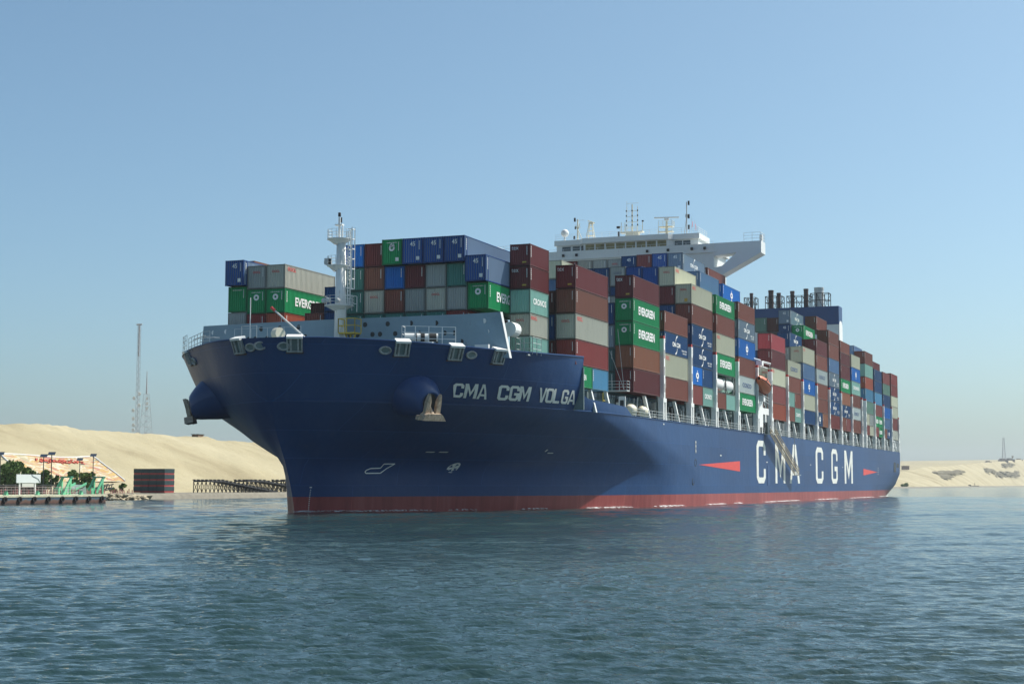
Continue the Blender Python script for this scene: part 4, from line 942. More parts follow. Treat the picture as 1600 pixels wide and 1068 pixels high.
# ------------------------------------------------------------------ water
def water_material():
    m, t, b = new_mat('canal_water')
    tc = N(t, 'ShaderNodeTexCoord'); 
    b.inputs['Base Color'].default_value = (0.016, 0.046, 0.052, 1); b.inputs['Roughness'].default_value = 0.05
    b.inputs['IOR'].default_value = 1.333; b.inputs['Specular IOR Level'].default_value = 0.5
    rot = N(t, 'ShaderNodeMapping'); rot.inputs['Rotation'].default_value = (0, 0, -0.376 + .12); rot.inputs['Scale'].default_value = (.55, 1.0, 1.0); t.links.new(tc.outputs['Object'], rot.inputs[0])
    last = None
    for sc_, dist, det in ((0.30, .14, 4.0), (2.8, .06, 4.0), (9.0, .014, 3.0)):
        n = N(t, 'ShaderNodeTexNoise', i_Scale=sc_, i_Detail=det, i_Roughness=0.6, i_Distortion=.3); t.links.new(rot.outputs[0], n.inputs['Vector'])
        bu = N(t, 'ShaderNodeBump', i_Strength=1.0, i_Distance=dist); t.links.new(n.outputs[0], bu.inputs['Height'])
        if last: t.links.new(last.outputs[0], bu.inputs['Normal'])
        last = bu
    t.links.new(last.outputs[0], b.inputs['Normal'])
    n = N(t, 'ShaderNodeTexNoise', i_Scale=.02, i_Detail=4.0); t.links.new(rot.outputs[0], n.inputs['Vector'])
    c = ramp(t, n.outputs[0], [(.35, (0.016, 0.040, 0.042)), (.7, (0.026, 0.053, 0.052))]).outputs[0]; t.links.new(c, b.inputs['Base Color'])
    return m
def water():
    az0 = math.pi / 2 + 0.376     # the canal is finely rippled in front, coarser behind
    fine = np.linspace(az0 + R(23), az0 - R(23), 640); coarse = np.linspace(az0 - R(23), az0 + R(23) - 2 * math.pi, 60)[1:-1]
    ang = np.concatenate([fine, coarse]); rr = [4.0]
    while rr[-1] < 9000: rr.append(rr[-1] * (1.1 if rr[-1] < 14 else min(1.005, 1.0026 + .0024 * max(0, rr[-1] - 50) / 150) if rr[-1] < 420 else 1.012 if rr[-1] < 1600 else 1.06))
    rr = np.array(rr); A_, R_ = np.meshgrid(ang, rr)
    X = CAM.x + R_ * np.cos(A_); Y = CAM.y + R_ * np.sin(A_); Z = np.zeros_like(X)
    g = np.random.RandomState(4)
    wind = -(az0 - R(8)); 
    cell = R_ * np.where(R_ < 420, np.clip(.0026 + .0024 * (R_ - 50) / 150, .0026, .005), .012)
    far = np.clip((R_ - 28) / 110, 0, 1)
    for i in range(160):
        lam = float(np.exp(g.uniform(math.log(.17), math.log(1.1)))) if i < 90 else float(np.exp(g.uniform(math.log(.8), math.log(9))))
        k = 2 * math.pi / lam; th = az0 + R(8) + g.normal(0, .36 if i < 90 else .5); ph = g.uniform(0, 6.28)
        amp = (.0072 if i < 90 else .0019) * lam * g.uniform(.5, 1.3)
        att = np.clip((lam / np.maximum(cell, 1e-3) - 2.2) / 2, 0, 1) * (1 if i < 90 else .22 + 2.0 * far * min(1, 4 / lam)) * np.clip((1600 - R_) / 500, 0, 1)
        q = k * (X * math.cos(th) + Y * math.sin(th)) + ph
        Z += amp * att * (np.sin(q) + .25 * np.sin(2 * q + .6))
    # patches of calmer and rougher water
    pat = .75 + .35 * np.sin(X * .11 + 1.3 * np.sin(Y * .05)) * np.sin(Y * .09 + .8 * np.sin(X * .07))
    Z *= pat
    nA, nR = len(ang), len(rr)
    v = np.stack([X, Y, Z], -1).reshape(-1, 3)
    i0 = np.arange((nR - 1) * nA).reshape(nR - 1, nA); nx = np.roll(i0, -1, axis=1)
    f = np.stack([i0, nx, nx + nA, i0 + nA], -1).reshape(-1, 4)
    v = np.vstack([v, [[CAM.x, CAM.y, 0]]]); cidx = len(v) - 1
    me = bpy.data.meshes.new('water'); nf = len(f)
    me.vertices.add(len(v)); me.vertices.foreach_set('co', v.astype(np.float32).ravel())
    me.loops.add(nf * 4); me.loops.foreach_set('vertex_index', f.astype(np.int32).ravel())
    me.polygons.add(nf); me.polygons.foreach_set('loop_start', np.arange(0, nf * 4, 4, dtype=np.int32)); me.polygons.foreach_set('use_smooth', np.ones(nf, dtype=bool))
    me.update(calc_edges=True); me.validate()
    me.materials.append(water_material())
    o = bpy.data.objects.new('water', me); C.objects.link(o); tag(o, kind='structure')
water()
def foam():
    m, t, b = new_mat('foam'); tc = N(t, 'ShaderNodeTexCoord')
    n = N(t, 'ShaderNodeTexNoise', i_Scale=1.6, i_Detail=8.0, i_Roughness=.75); t.links.new(tc.outputs['Object'], n.inputs['Vector'])
    b.inputs['Base Color'].default_value = (.72, .76, .76, 1); b.inputs['Roughness'].default_value = .8
    t.links.new(ramp(t, n.outputs[0], [(.44, (0, 0, 0)), (.60, (.9, .9, .9))]).outputs[0], b.inputs['Alpha'])
    mb = MB(); rr = random.Random(5)
    def patch(s0, s1, w0, w1, off):
        K = max(4, int((s1 - s0) / 1.0)); P = []
        for i in range(K + 1):
            u = i / K; s = s0 + (s1 - s0) * u; e = math.sin(math.pi * u) ** .5; p = half(s, 0) + off
            P.append([(p - .3, s, .16), (p + .35 * (w0 + (w1 - w0) * u) * e, s, .15 + .1 * e), (p + 1.3 * (w0 + (w1 - w0) * u) * e, s, .10)])
        mb.grid(P)
    patch(-.3, 7, 1.2, .8, 0); patch(6, 16, .5, .3, 0)
    for s0, s1, w_ in ((18, 22, .25), (28, 33, .4), (40, 52, .9), (58, 70, .6), (80, 92, .7), (97, 103, .5), (118, 150, .8), (165, 190, .9), (205, 240, .8), (250, 284, 1.0)): patch(s0, s1, w_, w_, 0)
    K = []
    for i in range(9):      # small bow wave curling off the stem
        u = i / 8; K.append([(-4.2 * u - .2, -.4 - 1.6 * u + 3.2 * u * u, .10 + .22 * math.sin(math.pi * min(1, u * 1.4))), (-4.6 * u - .4, -1.6 - 2.4 * u + 3.0 * u * u, .12)])
    mb.grid(K)
    K = []
    for i in range(9):
        u = i / 8; K.append([(1.6 * u + .1, -.3 + 1.9 * u, .10 + .2 * math.sin(math.pi * u)), (2.9 * u + .4, -1.3 + 2.0 * u, .12)])
    mb.grid(K)
    for i in range(16):
        s = rr.uniform(60, 280); p = 24 + rr.uniform(3, 20); L = rr.uniform(2, 9); w_ = rr.uniform(.15, .5)
        mb.poly([(p, s, .13), (p + .3 * w_, s + L * .5, .13), (p, s + L, .13), (p - w_, s + L * .5, .13)])
    tag(mb.build('foam', m), kind='stuff')
foam()

# ------------------------------------------------------------------ the canal bank: revetment, sand ridge
def hn(x, y):   # cheap smooth noise
    return (math.sin(x * .071 + 1.7 * math.sin(y * .043)) + math.sin(y * .093 + 1.1 * math.sin(x * .057 + 2)) + .6 * math.sin(x * .19 + y * .13) + .4 * math.sin(x * .31 - y * .27 + 1)) / 3
CREST = ([-400, 130, 145, 158, 160.5, 187, 215, 218.5, 223, 226, 241, 259, 700, 1484, 1521, 1619, 1728, 1990, 2334, 2801, 3477, 6000, 9000],
         [15.2, 15.5, 16.1, 16.2, 15.6, 15.5, 15.1, 15.5, 15.1, 14.5, 14.7, 14.0, 11.5, 12.2, 15, 18.2, 21.6, 26.7, 34.2, 43.4, 58, 70, 60])
def slope_z(p, s):
    zc = float(np.interp(s, *CREST)); t = (-106 - p) / 44.0
    if t <= 0: return 1.12
    if t >= 1: return zc - .010 * (t - 1) * 44 * 1.0
    e = t if t < .85 else t
    e = e + .06 * math.sin(math.pi * t)
    return 1.12 + (zc - 1.12) * e + .5 * hn(p * 1.3, s) * math.sin(math.pi * t)
def sand_material():
    m, t, b = new_mat('sand'); tc = N(t, 'ShaderNodeTexCoord')
    n1 = N(t, 'ShaderNodeTexNoise', i_Scale=.03, i_Detail=6.0, i_Roughness=.6); n2 = N(t, 'ShaderNodeTexNoise', i_Scale=.6, i_Detail=8.0, i_Roughness=.75)
    mp = N(t, 'ShaderNodeMapping'); mp.inputs['Rotation'].default_value = (0, 0, .5); mp.inputs['Scale'].default_value = (.35, 1, 1); t.links.new(tc.outputs['Object'], mp.inputs[0])
    t.links.new(mp.outputs[0], n1.inputs['Vector']); t.links.new(tc.outputs['Object'], n2.inputs['Vector'])
    c1 = ramp(t, n1.outputs[0], [(.32, (.25, .21, .13)), (.47, (.36, .315, .205)), (.68, (.43, .385, .265))]).outputs[0]
    f = ramp(t, n2.outputs[0], [(.56, (0, 0, 0)), (.75, (.55, .55, .55))]).outputs[0]
    c = mix(t, f, c1, (.235, .195, .12)); t.links.new(c, b.inputs['Base Color'])
    b.inputs['Roughness'].default_value = 1; b.inputs['Specular IOR Level'].default_value = .1
    bu = N(t, 'ShaderNodeBump', i_Strength=.6, i_Distance=.5); t.links.new(n2.outputs[0], bu.inputs['Height']); t.links.new(bu.outputs[0], b.inputs['Normal'])
    return m
SAND = sand_material()
def bank():
    S_ = list(np.concatenate([np.arange(-400, 40, 20), np.arange(40, 290, 1.6), np.arange(290, 700, 12), np.arange(700, 2600, 25), np.arange(2600, 9001, 160)]))
    Pp = [-104, -105, -106] + list(np.linspace(-107, -150, 40)) + [-152, -156, -165, -190, -240, -400, -900]
    rn = random.Random(2)
    G = []
    for s in S_:
        row = []; bump = rn.uniform(0, .55) if s < 159 else rn.uniform(0, .12)
        for p in Pp:
            z = slope_z(p, s) + (bump if -156 < p < -146 else 0)
            if -160 < p < -106: z += rn.uniform(-.09, .09) + .28 * hn(s * 5.1 + p * 2.0, p * 3.7) + .22 * abs(hn(s * 2.3 + 40, p * 1.1))
            if s > 1300 and p < -108: z += (2.2 * hn(s * .11, p * .9) + 1.2 * hn(s * .05, p * .4)) * min(1, (s - 1300) / 300) * (1 if p > -150 else .4)
            row.append((p, s, z))
        G.append(row)
    mb = MB(); mb.grid(G); tag(mb.build('sand_hill', SAND, smooth=True), kind='structure')
    q = MB(); prof = [(-91.4, -1.5), (-92.0, -.1), (-92.6, .75), (-93.0, 1.12), (-104.5, 1.16)]
    q.grid([[(p + .05 * rn.uniform(-1, 1), s, z) for p, z in prof] for s in np.concatenate([np.arange(-400, 700, 10), np.arange(700, 9001, 100)])])
    tag(q.build('canal_embankment', CONCRETE), kind='structure')
bank()
def at_slope(s, p, off=.15): return Vector((p, s, slope_z(p, s) + off))

def mural():
    m, t, b = new_mat('painted_stones'); tc = N(t, 'ShaderNodeTexCoord')
    mp = N(t, 'ShaderNodeMapping'); mp.inputs['Scale'].default_value = (.28, .16, .3); mp.inputs['Rotation'].default_value = (0, 0, .5); t.links.new(tc.outputs['Object'], mp.inputs[0])
    n = N(t, 'ShaderNodeTexNoise', i_Scale=1.0, i_Detail=4.0, i_Roughness=.6, i_Distortion=1.2); t.links.new(mp.outputs[0], n.inputs['Vector'])
    c = ramp(t, n.outputs[0], [(.38, (.34, .14, .12)), (.425, (.42, .26, .07)), (.46, (.42, .35, .16)), (.50, (.50, .49, .46)), (.535, (.42, .32, .10)), (.565, (.33, .20, .20)), (.62, (.44, .30, .09))])
    n2 = N(t, 'ShaderNodeTexNoise', i_Scale=1.5, i_Detail=6.0); t.links.new(tc.outputs['Object'], n2.inputs['Vector'])
    t.links.new(mix(t, ramp(t, n2.outputs[0], [(.5, (0, 0, 0)), (.7, (.5, .5, .5))]).outputs[0], c.outputs[0], (.5, .42, .3)), b.inputs['Base Color']); b.inputs['Roughness'].default_value = 1
    P = []
    for v in np.linspace(0, 1, 16):
        p = -111.5 - 14.5 * v; s0 = 95.9 + 10.3 * v; s1 = 127.6 + 8.8 * v
        P.append([at_slope(s0 + (s1 - s0) * u, p, .18) for u in np.linspace(0, 1, 30)])
    mb = MB(); mb.grid(P); o = mb.build('slope_mural', m); tag(o, 'faded painted mural of pink, yellow and white stones laid on the sandy slope', 'mural')
    e = MB(); bp = lambda v, u: at_slope((95.9 + 10.3 * v) + (31.7 - 1.5 * v) * u, -111.5 - 14.5 * v, .3)
    e.tube([bp(v, 0) for v in np.linspace(0, 1, 8)] + [bp(1, u) for u in np.linspace(0, 1, 12)] + [bp(v, 1) for v in np.linspace(1, 0, 8)], .14, 5); e.build('white_border', WHITE, o)
    tx = MB(); rr = random.Random(11)
    for i in range(34):   # the red line of script, too worn to read
        u = .30 + .5 * i / 34; v = .78 + .06 * math.sin(i * 1.9)
        q = [bp(v, u), bp(v + rr.uniform(-.06, .08), u + rr.uniform(.004, .02))]
        tx.tube([q[0], q[1], bp(v + rr.uniform(-.05, .05), u + .022)], .2, 4)
    tx.build('red_lettering', simple('faded_red', (.55, .12, .08), .9, var=.3), o)
mural()

# ------------------------------------------------------------------ trees and shrubs on the bank
LEAF = None
def leaf_material():
    m, t, b = new_mat('leaves'); tc = N(t, 'ShaderNodeTexCoord'); n = N(t, 'ShaderNodeTexNoise', i_Scale=.8, i_Detail=3.0); t.links.new(tc.outputs['Object'], n.inputs['Vector'])
    c = ramp(t, n.outputs[0], [(.3, (.04, .09, .022)), (.55, (.10, .165, .04)), (.75, (.17, .23, .075))]).outputs[0]; t.links.new(c, b.inputs['Base Color']); b.inputs['Roughness'].default_value = .8; b.inputs['Specular IOR Level'].default_value = .2
    return m
LEAF = leaf_material(); BARK = simple('bark', (.14, .10, .07), .9, var=.3)
def tree(name, label, cat, x, y, z, rx, h, n, seed, group='trees and shrubs on the bank', leaf=.32):
    rr = random.Random(seed); t = thing(name, label, cat, (x, y, z), group)
    tr = MB(); tr.tube([(0, 0, 0), (.1, 0, h * .3), (0, .1, h * .65)], .05 * h, 6, r2=.02 * h)
    clumps = []
    for i in range(max(6, n // 90)):
        a = rr.uniform(0, 6.28); q = rr.random() ** .5 * rx * .75; cz = h * rr.uniform(.3, .82); cr = rx * rr.uniform(.28, .5) * (1.15 - .5 * cz / h)
        clumps.append((q * math.cos(a), q * math.sin(a), cz, cr))
        tr.tube([(0, 0, h * .2), (q * math.cos(a), q * math.sin(a), cz)], .015 * h, 4, r2=.006 * h)
    tr.build('trunk', BARK, t)
    c = MB()
    for i in range(n):
        cx, cy, cz, cr = rr.choice(clumps)
        d = Vector((rr.gauss(0, 1), rr.gauss(0, 1), rr.gauss(0, 1))).normalized() * cr * rr.uniform(.55, 1.05)
        p = Vector((cx, cy, cz)) + Vector((d.x, d.y, d.z * .85)); p.z = max(.1, p.z)
        u = Vector((rr.gauss(0, 1), rr.gauss(0, 1), rr.gauss(0, .7))).normalized(); v = u.orthogonal().normalized(); s = leaf * rr.uniform(.6, 1.3)
        c.poly([p - u * s - v * s * .5, p + u * s - v * s * .4, p + u * s * .8 + v * s * .5, p - u * s * .7 + v * s * .5])
    c.build('crown', LEAF, t, norm=False)
def px_at_p(x, y, p):
    """ship-frame point seen by the surveyed camera direction (x, y of the 1600 px picture) on the plane X = p"""
    u, v = x - 800, y - 534; u, v = u + v * .002, v - u * .002
    rt = Vector((math.cos(.376), math.sin(.376), 0)); f0 = Vector((-math.sin(.376), math.cos(.376), 0)); ct, st = math.cos(.0889), math.sin(.0889)
    d = f0 * ct + Vector((0, 0, st)) + rt * (u / 2478.6) - (Vector((0, 0, ct)) - f0 * st) * (v / 2478.6)
    return CAM + d * ((p - CAM.x) / d.x)
for i, (x, yb, wpx, hpx, p, n, lab) in enumerate([
        (16, 757, 44, 40, -101, 2600, 'large dark green bushy tree at the left edge beside the white billboard'),
        (42, 757, 24, 30, -102, 1400, 'smaller dark tree just behind the white billboard'),
        (69, 757, 19, 27, -101, 1300, 'bright green shrub between the billboard and the first pair of lamp posts'),
        (86, 757, 15, 20, -101, 800, 'low rounded shrub left of the nearer green gantry'),
        (119, 757, 20, 28, -101, 1300, 'rounded olive green shrub right of the first green gantry'),
        (136, 757, 20, 26, -102, 1300, 'rounded olive green shrub left of the second green gantry'),
        (191, 768, 9, 15, -97, 380, 'wispy dry shrub on the rocky spit by the dark block stack'),
        (176, 766, 9, 5, -98, 220, 'low grey-green scrub at the foot of the painted slope')]):
    P = px_at_p(x, yb, p); sc_ = (P - CAM).length / 2478.6
    tree('bushy_tree' if wpx > 22 else 'shrub', lab, 'tree' if wpx > 22 else 'shrub', P.x, P.y, slope_z(P.x, P.y) - .1, wpx * sc_ * .62, (yb - (yb - hpx)) * sc_ + (P.z - slope_z(P.x, P.y)), n, 20 + i, leaf=.26)

# ------------------------------------------------------------------ ferry landing pontoon on the left
def ferry():
    # local frame: x runs along the quay face (photo left to right), y away from the camera, z up
    o = Vector((-64.7, 56.3, 0)); ux = Vector((.06, 1, 0)).normalized(); rz = math.atan2(ux.y, ux.x)
    def at(name, label, cat, x, y, z, group=None): 
        q = o + ux * x + Vector((-ux.y, ux.x, 0)) * y; return thing(name, label, cat, (q.x, q.y, z), group, rz)
    m, t, b = new_mat('rusty_pontoon'); tc = N(t, 'ShaderNodeTexCoord'); sep = N(t, 'ShaderNodeSeparateXYZ'); t.links.new(tc.outputs['Object'], sep.inputs[0])
    n = N(t, 'ShaderNodeTexNoise', i_Scale=1.2, i_Detail=7.0, i_Roughness=.7); t.links.new(tc.outputs['Object'], n.inputs['Vector'])
    ad = N(t, 'ShaderNodeMath', operation='MULTIPLY_ADD', i_1=.9, i_2=-.45); t.links.new(n.outputs[0], ad.inputs[0]); zz = N(t, 'ShaderNodeMath', operation='ADD'); t.links.new(sep.outputs[2], zz.inputs[0]); t.links.new(ad.outputs[0], zz.inputs[1])
    c = ramp(t, zz.outputs[0], [(.10, (.04, .03, .03)), (.3, (.12, .06, .045)), (.62, (.13, .085, .07)), (.75, (.05, .11, .16)), (1.0, (.05, .07, .08))]).outputs[0]; t.links.new(c, b.inputs['Base Color']); b.inputs['Roughness'].default_value = .7
    pt = at('landing_pontoon', 'long rusty floating pontoon with a pale deck edge moored at the left bank', 'pontoon', 0, 0, 0)
    h = MB(); h.box(-60, 0, 0, 16, -.6, 1.05); h.build('pontoon_hull', m, pt)
    d = MB(); d.box(-60.02, .05, -.06, 16, 1.05, 1.36); d.build('deck_edge', simple('pale_deck_edge', (.55, .55, .40), .8, var=.25, scale=1.5, rust=.3), pt)
    ty = MB()
    for x in range(-58, 0, 3): ty.lathe([(.22, -.1), (.42, -.1), (.42, .1), (.22, .1)], 10, Matrix.Translation((x, -.14, .75)) @ Matrix.Rotation(math.pi / 2, 4, 'X'))
    ty.build('tyre_fender', BLACK, pt)
    bo = MB()
    for x in (-21, -14.5, -9, -5): bo.prism([(x - .3, .4, 1.36), (x + .3, .4, 1.36), (x, .4, 1.95)], (0, .5, 0))
    bo.build('mooring_bitt', GREENPAINT, pt)
    def pxl(x, p):       # local x of the picture column x on the line p
        P = px_at_p(x, 765, p); q = P - o; return q.x * ux.x + q.y * ux.y, -(q.x * ux.y - q.y * ux.x)
    f = at('deck_railing', 'low pink and white railing along the pontoon deck', 'railing', 0, 0, 1.36)
    r_ = MB(); railing(r_, [(-60, 1.0, 0), (-4.2, 1.0, 0)], 1.15, 3, .035, .8); r_.build('railing_posts', simple('pale_pink', (.50, .42, .40), .7, var=.2), f)
    s_ = MB(); rr = random.Random(8)
    for i in range(160):
        x = -56 + i * .4
        if rr.random() < .7: s_.box(x, x + .17, 1.03, 1.07, .12, rr.uniform(.55, .95))
    tag(s_.build('red_slats', simple('dull_maroon', (.26, .09, .10), .7, var=.4), f), kind='stuff')
    x, y = pxl(44, -69.5); bb = at('billboard', 'white billboard with a thin curved dark line, on two posts behind the railing', 'billboard', x, y, 1.36)
    p = MB(); p.box(-2.55, 2.55, -.05, .05, 1.75, 3.0); p.build('panel', simple('billboard_white', (.62, .68, .68), .6, var=.08, scale=.4), bb)
    p = MB()
    for x in (-1.7, 1.6): p.box(x - .1, x + .1, .06, .2, 0, 2.9)
    p.build('post', WHITE, bb)
    p = MB(); p.tube([(.6, -.08, 3.0), (.9, -.08, 2.72), (1.5, -.08, 2.55), (2.0, -.08, 2.35), (2.45, -.08, 1.85)], .045, 4); p.build('curved_line', simple('slate_line', (.2, .27, .3), .7), bb)
    p = MB(); p.box(-1.3, 1.2, .0, .06, 1.15, 1.7); p.build('lower_panel', simple('pale_board', (.5, .52, .48), .7), bb)
    for k, (px_, p_, lab) in enumerate(((113.5, -69.5, 'left-hand green steel gantry with sloping braces, nearer the billboard'), (163.5, -69.5, 'right-hand green steel gantry at the end of the pontoon'))):
        x, y = pxl(px_, p_); g = at('ramp_gantry', lab, 'gantry', x, y, 1.36, 'green ramp gantries')
        b_ = MB()
        for y0 in (0, 1.7):
            b_.prism([(-2.15, y0, .2), (-1.65, y0, .2), (0, y0, 2.55), (-.5, y0, 2.55)], (0, .22, 0))
            b_.box(-.28, 0, y0 + .23, y0 + .45, 0, 2.55); b_.tube([(-1.4, y0 + .3, 0), (-.3, y0 + .3, 2.4)], .09, 5); b_.tube([(-.95, y0 + .34, 0), (-.95, y0 + .34, 1.2)], .1, 5)
        b_.build('gantry_frame', GREENPAINT, g)
        tb = MB(); tb.box(-.55, .08, -.05, 2.1, 2.56, 2.78); tb.build('head_beam', simple('dark_green_paint', (.06, .25, .17), .6, var=.2), g)
        w_ = MB(); w_.box(-2.6, -1.0, .5, 1.6, 0, .95); w_.box(-2.9, -2.3, .2, 1.2, .0, .6); w_.build('winch_house', GREENPAINT, g)
    x, y = pxl(122, -70.5); rp = at('loading_ramp', 'raised green vehicle ramp between the two gantries', 'ramp', x, y, 1.36)
    r_ = MB()
    for y0 in (0, 2.2): r_.prism([(-2.6, y0, 0), (-2.2, y0, 0), (2.0, y0, 1.5), (2.0, y0, 1.85)], (0, .18, 0))
    r_.build('ramp_girder', GREENPAINT, rp)
    r_ = MB(); r_.prism([(-2.3, .2, .0), (1.95, .2, 1.5), (2.3, .2, .0)], (0, 1.98, 0)); r_.build('ramp_plate', simple('worn_ramp', (.22, .30, .27), .8, var=.3, rust=.2), rp)
    x, y = pxl(152, -73); wk = at('truss_walkway', 'dark steel truss walkway sloping from the pontoon up to the shore', 'walkway', x, y, 1.2)
    w_ = MB()
    for y in (0, 1.0):
        w_.tube([(-.5, y, .2), (4, y, 1.1)], .1, 4); w_.tube([(-.5, y, .9), (4, y, 1.75)], .1, 4)
        for i in range(7): w_.tube([(-.5 + i * .64, y, .2 + i * .13), (-.15 + i * .64, y, .95 + i * .12)], .07, 4)
    w_.build('truss', DARK, wk)
    x, y = pxl(45, -73.5); ca = at('covered_shed', 'low dark open shed behind the pontoon railing', 'shed', x, y, 1.36)
    s_ = MB(); s_.box(-9, 6, 0, 2, 1.35, 1.5); s_.build('roof', DARK, ca)
    s_ = MB()
    for x in range(-9, 6, 2): s_.box(x, x + .15, 0, .15, 0, 1.35)
    s_.box(-9, 6, 1.9, 2.0, 0, 1.35); s_.build('wall', simple('shed_wall', (.09, .08, .08), .8, var=.4), ca)
ferry()
def solar_lamps():
    for k, (x, yt, yb, p, lab) in enumerate(((68.5, 711.5, 768, -74.5, 'shorter left one of the paired solar lamp posts'), (81, 708, 768, -73.5, 'taller right one of the paired solar lamp posts'), (146, 710.5, 763, -90, 'solar lamp post behind the right-hand green gantry'), (1, 708, 768, -82, 'solar lamp post cut by the left picture edge'), (125, 717, 752, -100, 'lower solar lamp post standing on the painted slope'))):
        P = px_at_p(x, yt, p); g0 = 1.36 if p > -92 else slope_z(p, P.y); L = P.z - g0
        t = thing('solar_lamp', lab, 'lamp post', (P.x, P.y, g0), 'solar lamp posts at the landing', rz=.376)
        a = MB(); a.tube([(0, 0, 0), (0, 0, L - .1)], .07, 6); a.build('pole', DARK, t)
        a = MB(); a.box(-.55, .55, -.36, .36, -.03, .03, Matrix.Translation((0, 0, L)) @ Matrix.Rotation(R(38), 4, 'X')); a.build('solar_panel', simple('solar_panel', (.035, .05, .075), .25, var=.2), t)
        a = MB(); a.box(.1, .7, -.08, .08, L - 1.0, L - .9); a.build('lamp_head', STEEL, t)
solar_lamps()

# ------------------------------------------------------------------ things along the far bank
def dark_blocks():
    cyl = simple('dark_teal_steel', (.028, .055, .060), .6, var=.25); rd = simple('band_red', (.33, .05, .05), .6, var=.25)
    P = px_at_p(257, 770, -94.2); z0 = 1.25
    t = thing('pontoon_block_stack', 'dark teal stack of steel pontoon blocks with red bands on the embankment', 'pontoon stack', (-94.2, P.y, z0))
    Wd, D, hh = 7.3, 3.4, 1.17
    for r_ in range(4):
        a = MB(); bnd = MB(); z = r_ * hh
        for c in range(4):
            x0 = -Wd + c * Wd / 4 + .02; a.box(x0, x0 + Wd / 4 - .05, 0, D, z + .34, z + hh - .01); bnd.box(x0 + .03, x0 + Wd / 4 - .08, .04, D - .04, z, z + .34)
        a.build('pontoon_course', cyl, t); bnd.build('red_band', rd, t)
    b = MB(); b.box(-Wd + 1.8, .3, -.2, D, -.3, 0); b.build('concrete_base', CONCRETE, t)
    # rocky spit beside it
    m = simple('rubble', (.36, .31, .22), .95, var=.45, scale=1.5)
    rr = random.Random(6); k = MB()
    for i in range(170):
        u = rr.random(); P = px_at_p(168 + 62 * u, 781, -88.5 - 6 * rr.random()); s = rr.uniform(.25, .75); z = rr.uniform(-.2, 1.3) * (1 - .6 * u)
        k.lathe([(.01, -s * .5), (s * .8, -s * .35), (s, .05), (s * .6, s * .4), (.01, s * .5)], 6, Matrix.Translation((P.x, P.y, z)) @ Matrix.Rotation(rr.uniform(0, 3), 4, 'Z') @ Matrix.Rotation(rr.uniform(-.4, .4), 4, 'X'))
    sp = []
    for i in range(14):
        u = i / 13; P = px_at_p(150 + 78 * u, 781, -92); sp.append([(P.x + 4.2 * math.sin(math.pi * min(1, u * 1.1 + .05)) * (1 - .5 * u) + .5, P.y, -.6), (P.x + 1.5, P.y, .75), (P.x - 3, P.y, 1.35 * (1 - .2 * u)), (P.x - 12, P.y, 1.2)])
    k.grid(sp); tag(k.build('rubble_bank', m), kind='stuff')
dark_blocks()
def trestles():
    dk = simple('dark_bridge_steel', (.045, .045, .048), .7, var=.3)
    for k, (x0, x1, lab) in enumerate(((322, 430, 'first dark steel ramp trestle from the left, sloping down along the bank'), (385, 500, 'second dark steel ramp trestle, its top rising behind the first'), (443, 560, 'third dark steel ramp trestle, mostly hidden behind the ship\'s bow'))):
        p = -96.5 - 1.8 * k; A = px_at_p(x0, 749.6, p); B = px_at_p(x0 + 26, 749.6, p); D_ = px_at_p(x1, 767, p); g0 = 1.15
        t = thing('ramp_trestle', lab, 'trestle', (p, A.y, g0), 'ramp trestles on the bank'); L1 = B.y - A.y; L2 = D_.y - A.y; H = A.z - g0
        def top_(y): return H if y < L1 else H - (H - .25) * (y - L1) / (L2 - L1)
        dkk = MB(); lg = MB(); n = 18
        for xo in (0, -3.0):
            dkk.prism([(xo, 0, H), (xo, L1, H), (xo, L2, .25), (xo, L2, -.05), (xo, L1, H - .38), (xo, 0, H - .38)], (.25, 0, 0))
            for i in range(n + 1):
                y = L2 * i / n; h = top_(y); lg.tube([(xo, y, 0), (xo, y, h)], .11, 4); dkk.box(xo - .15, xo + .4, y - .22, y + .22, h, h + .16)
                if i < n:
                    y2 = L2 * (i + 1) / n; h2 = top_(y2); lg.tube([(xo, y, .05), (xo, y2, max(.1, h2 - .3))], .06, 4); lg.tube([(xo, y, max(.1, h - .3)), (xo, y2, .05)], .06, 4)
        dkk.prism([(-3, 0, H - .1), (-3, L1, H - .1), (-3, L2, .1), (-3, L2, .0), (-3, L1, H - .22), (-3, 0, H - .22)], (3, 0, 0))
        dkk.build('ramp_deck', dk, t); lg.build('trestle_legs', dk, t)
trestles()
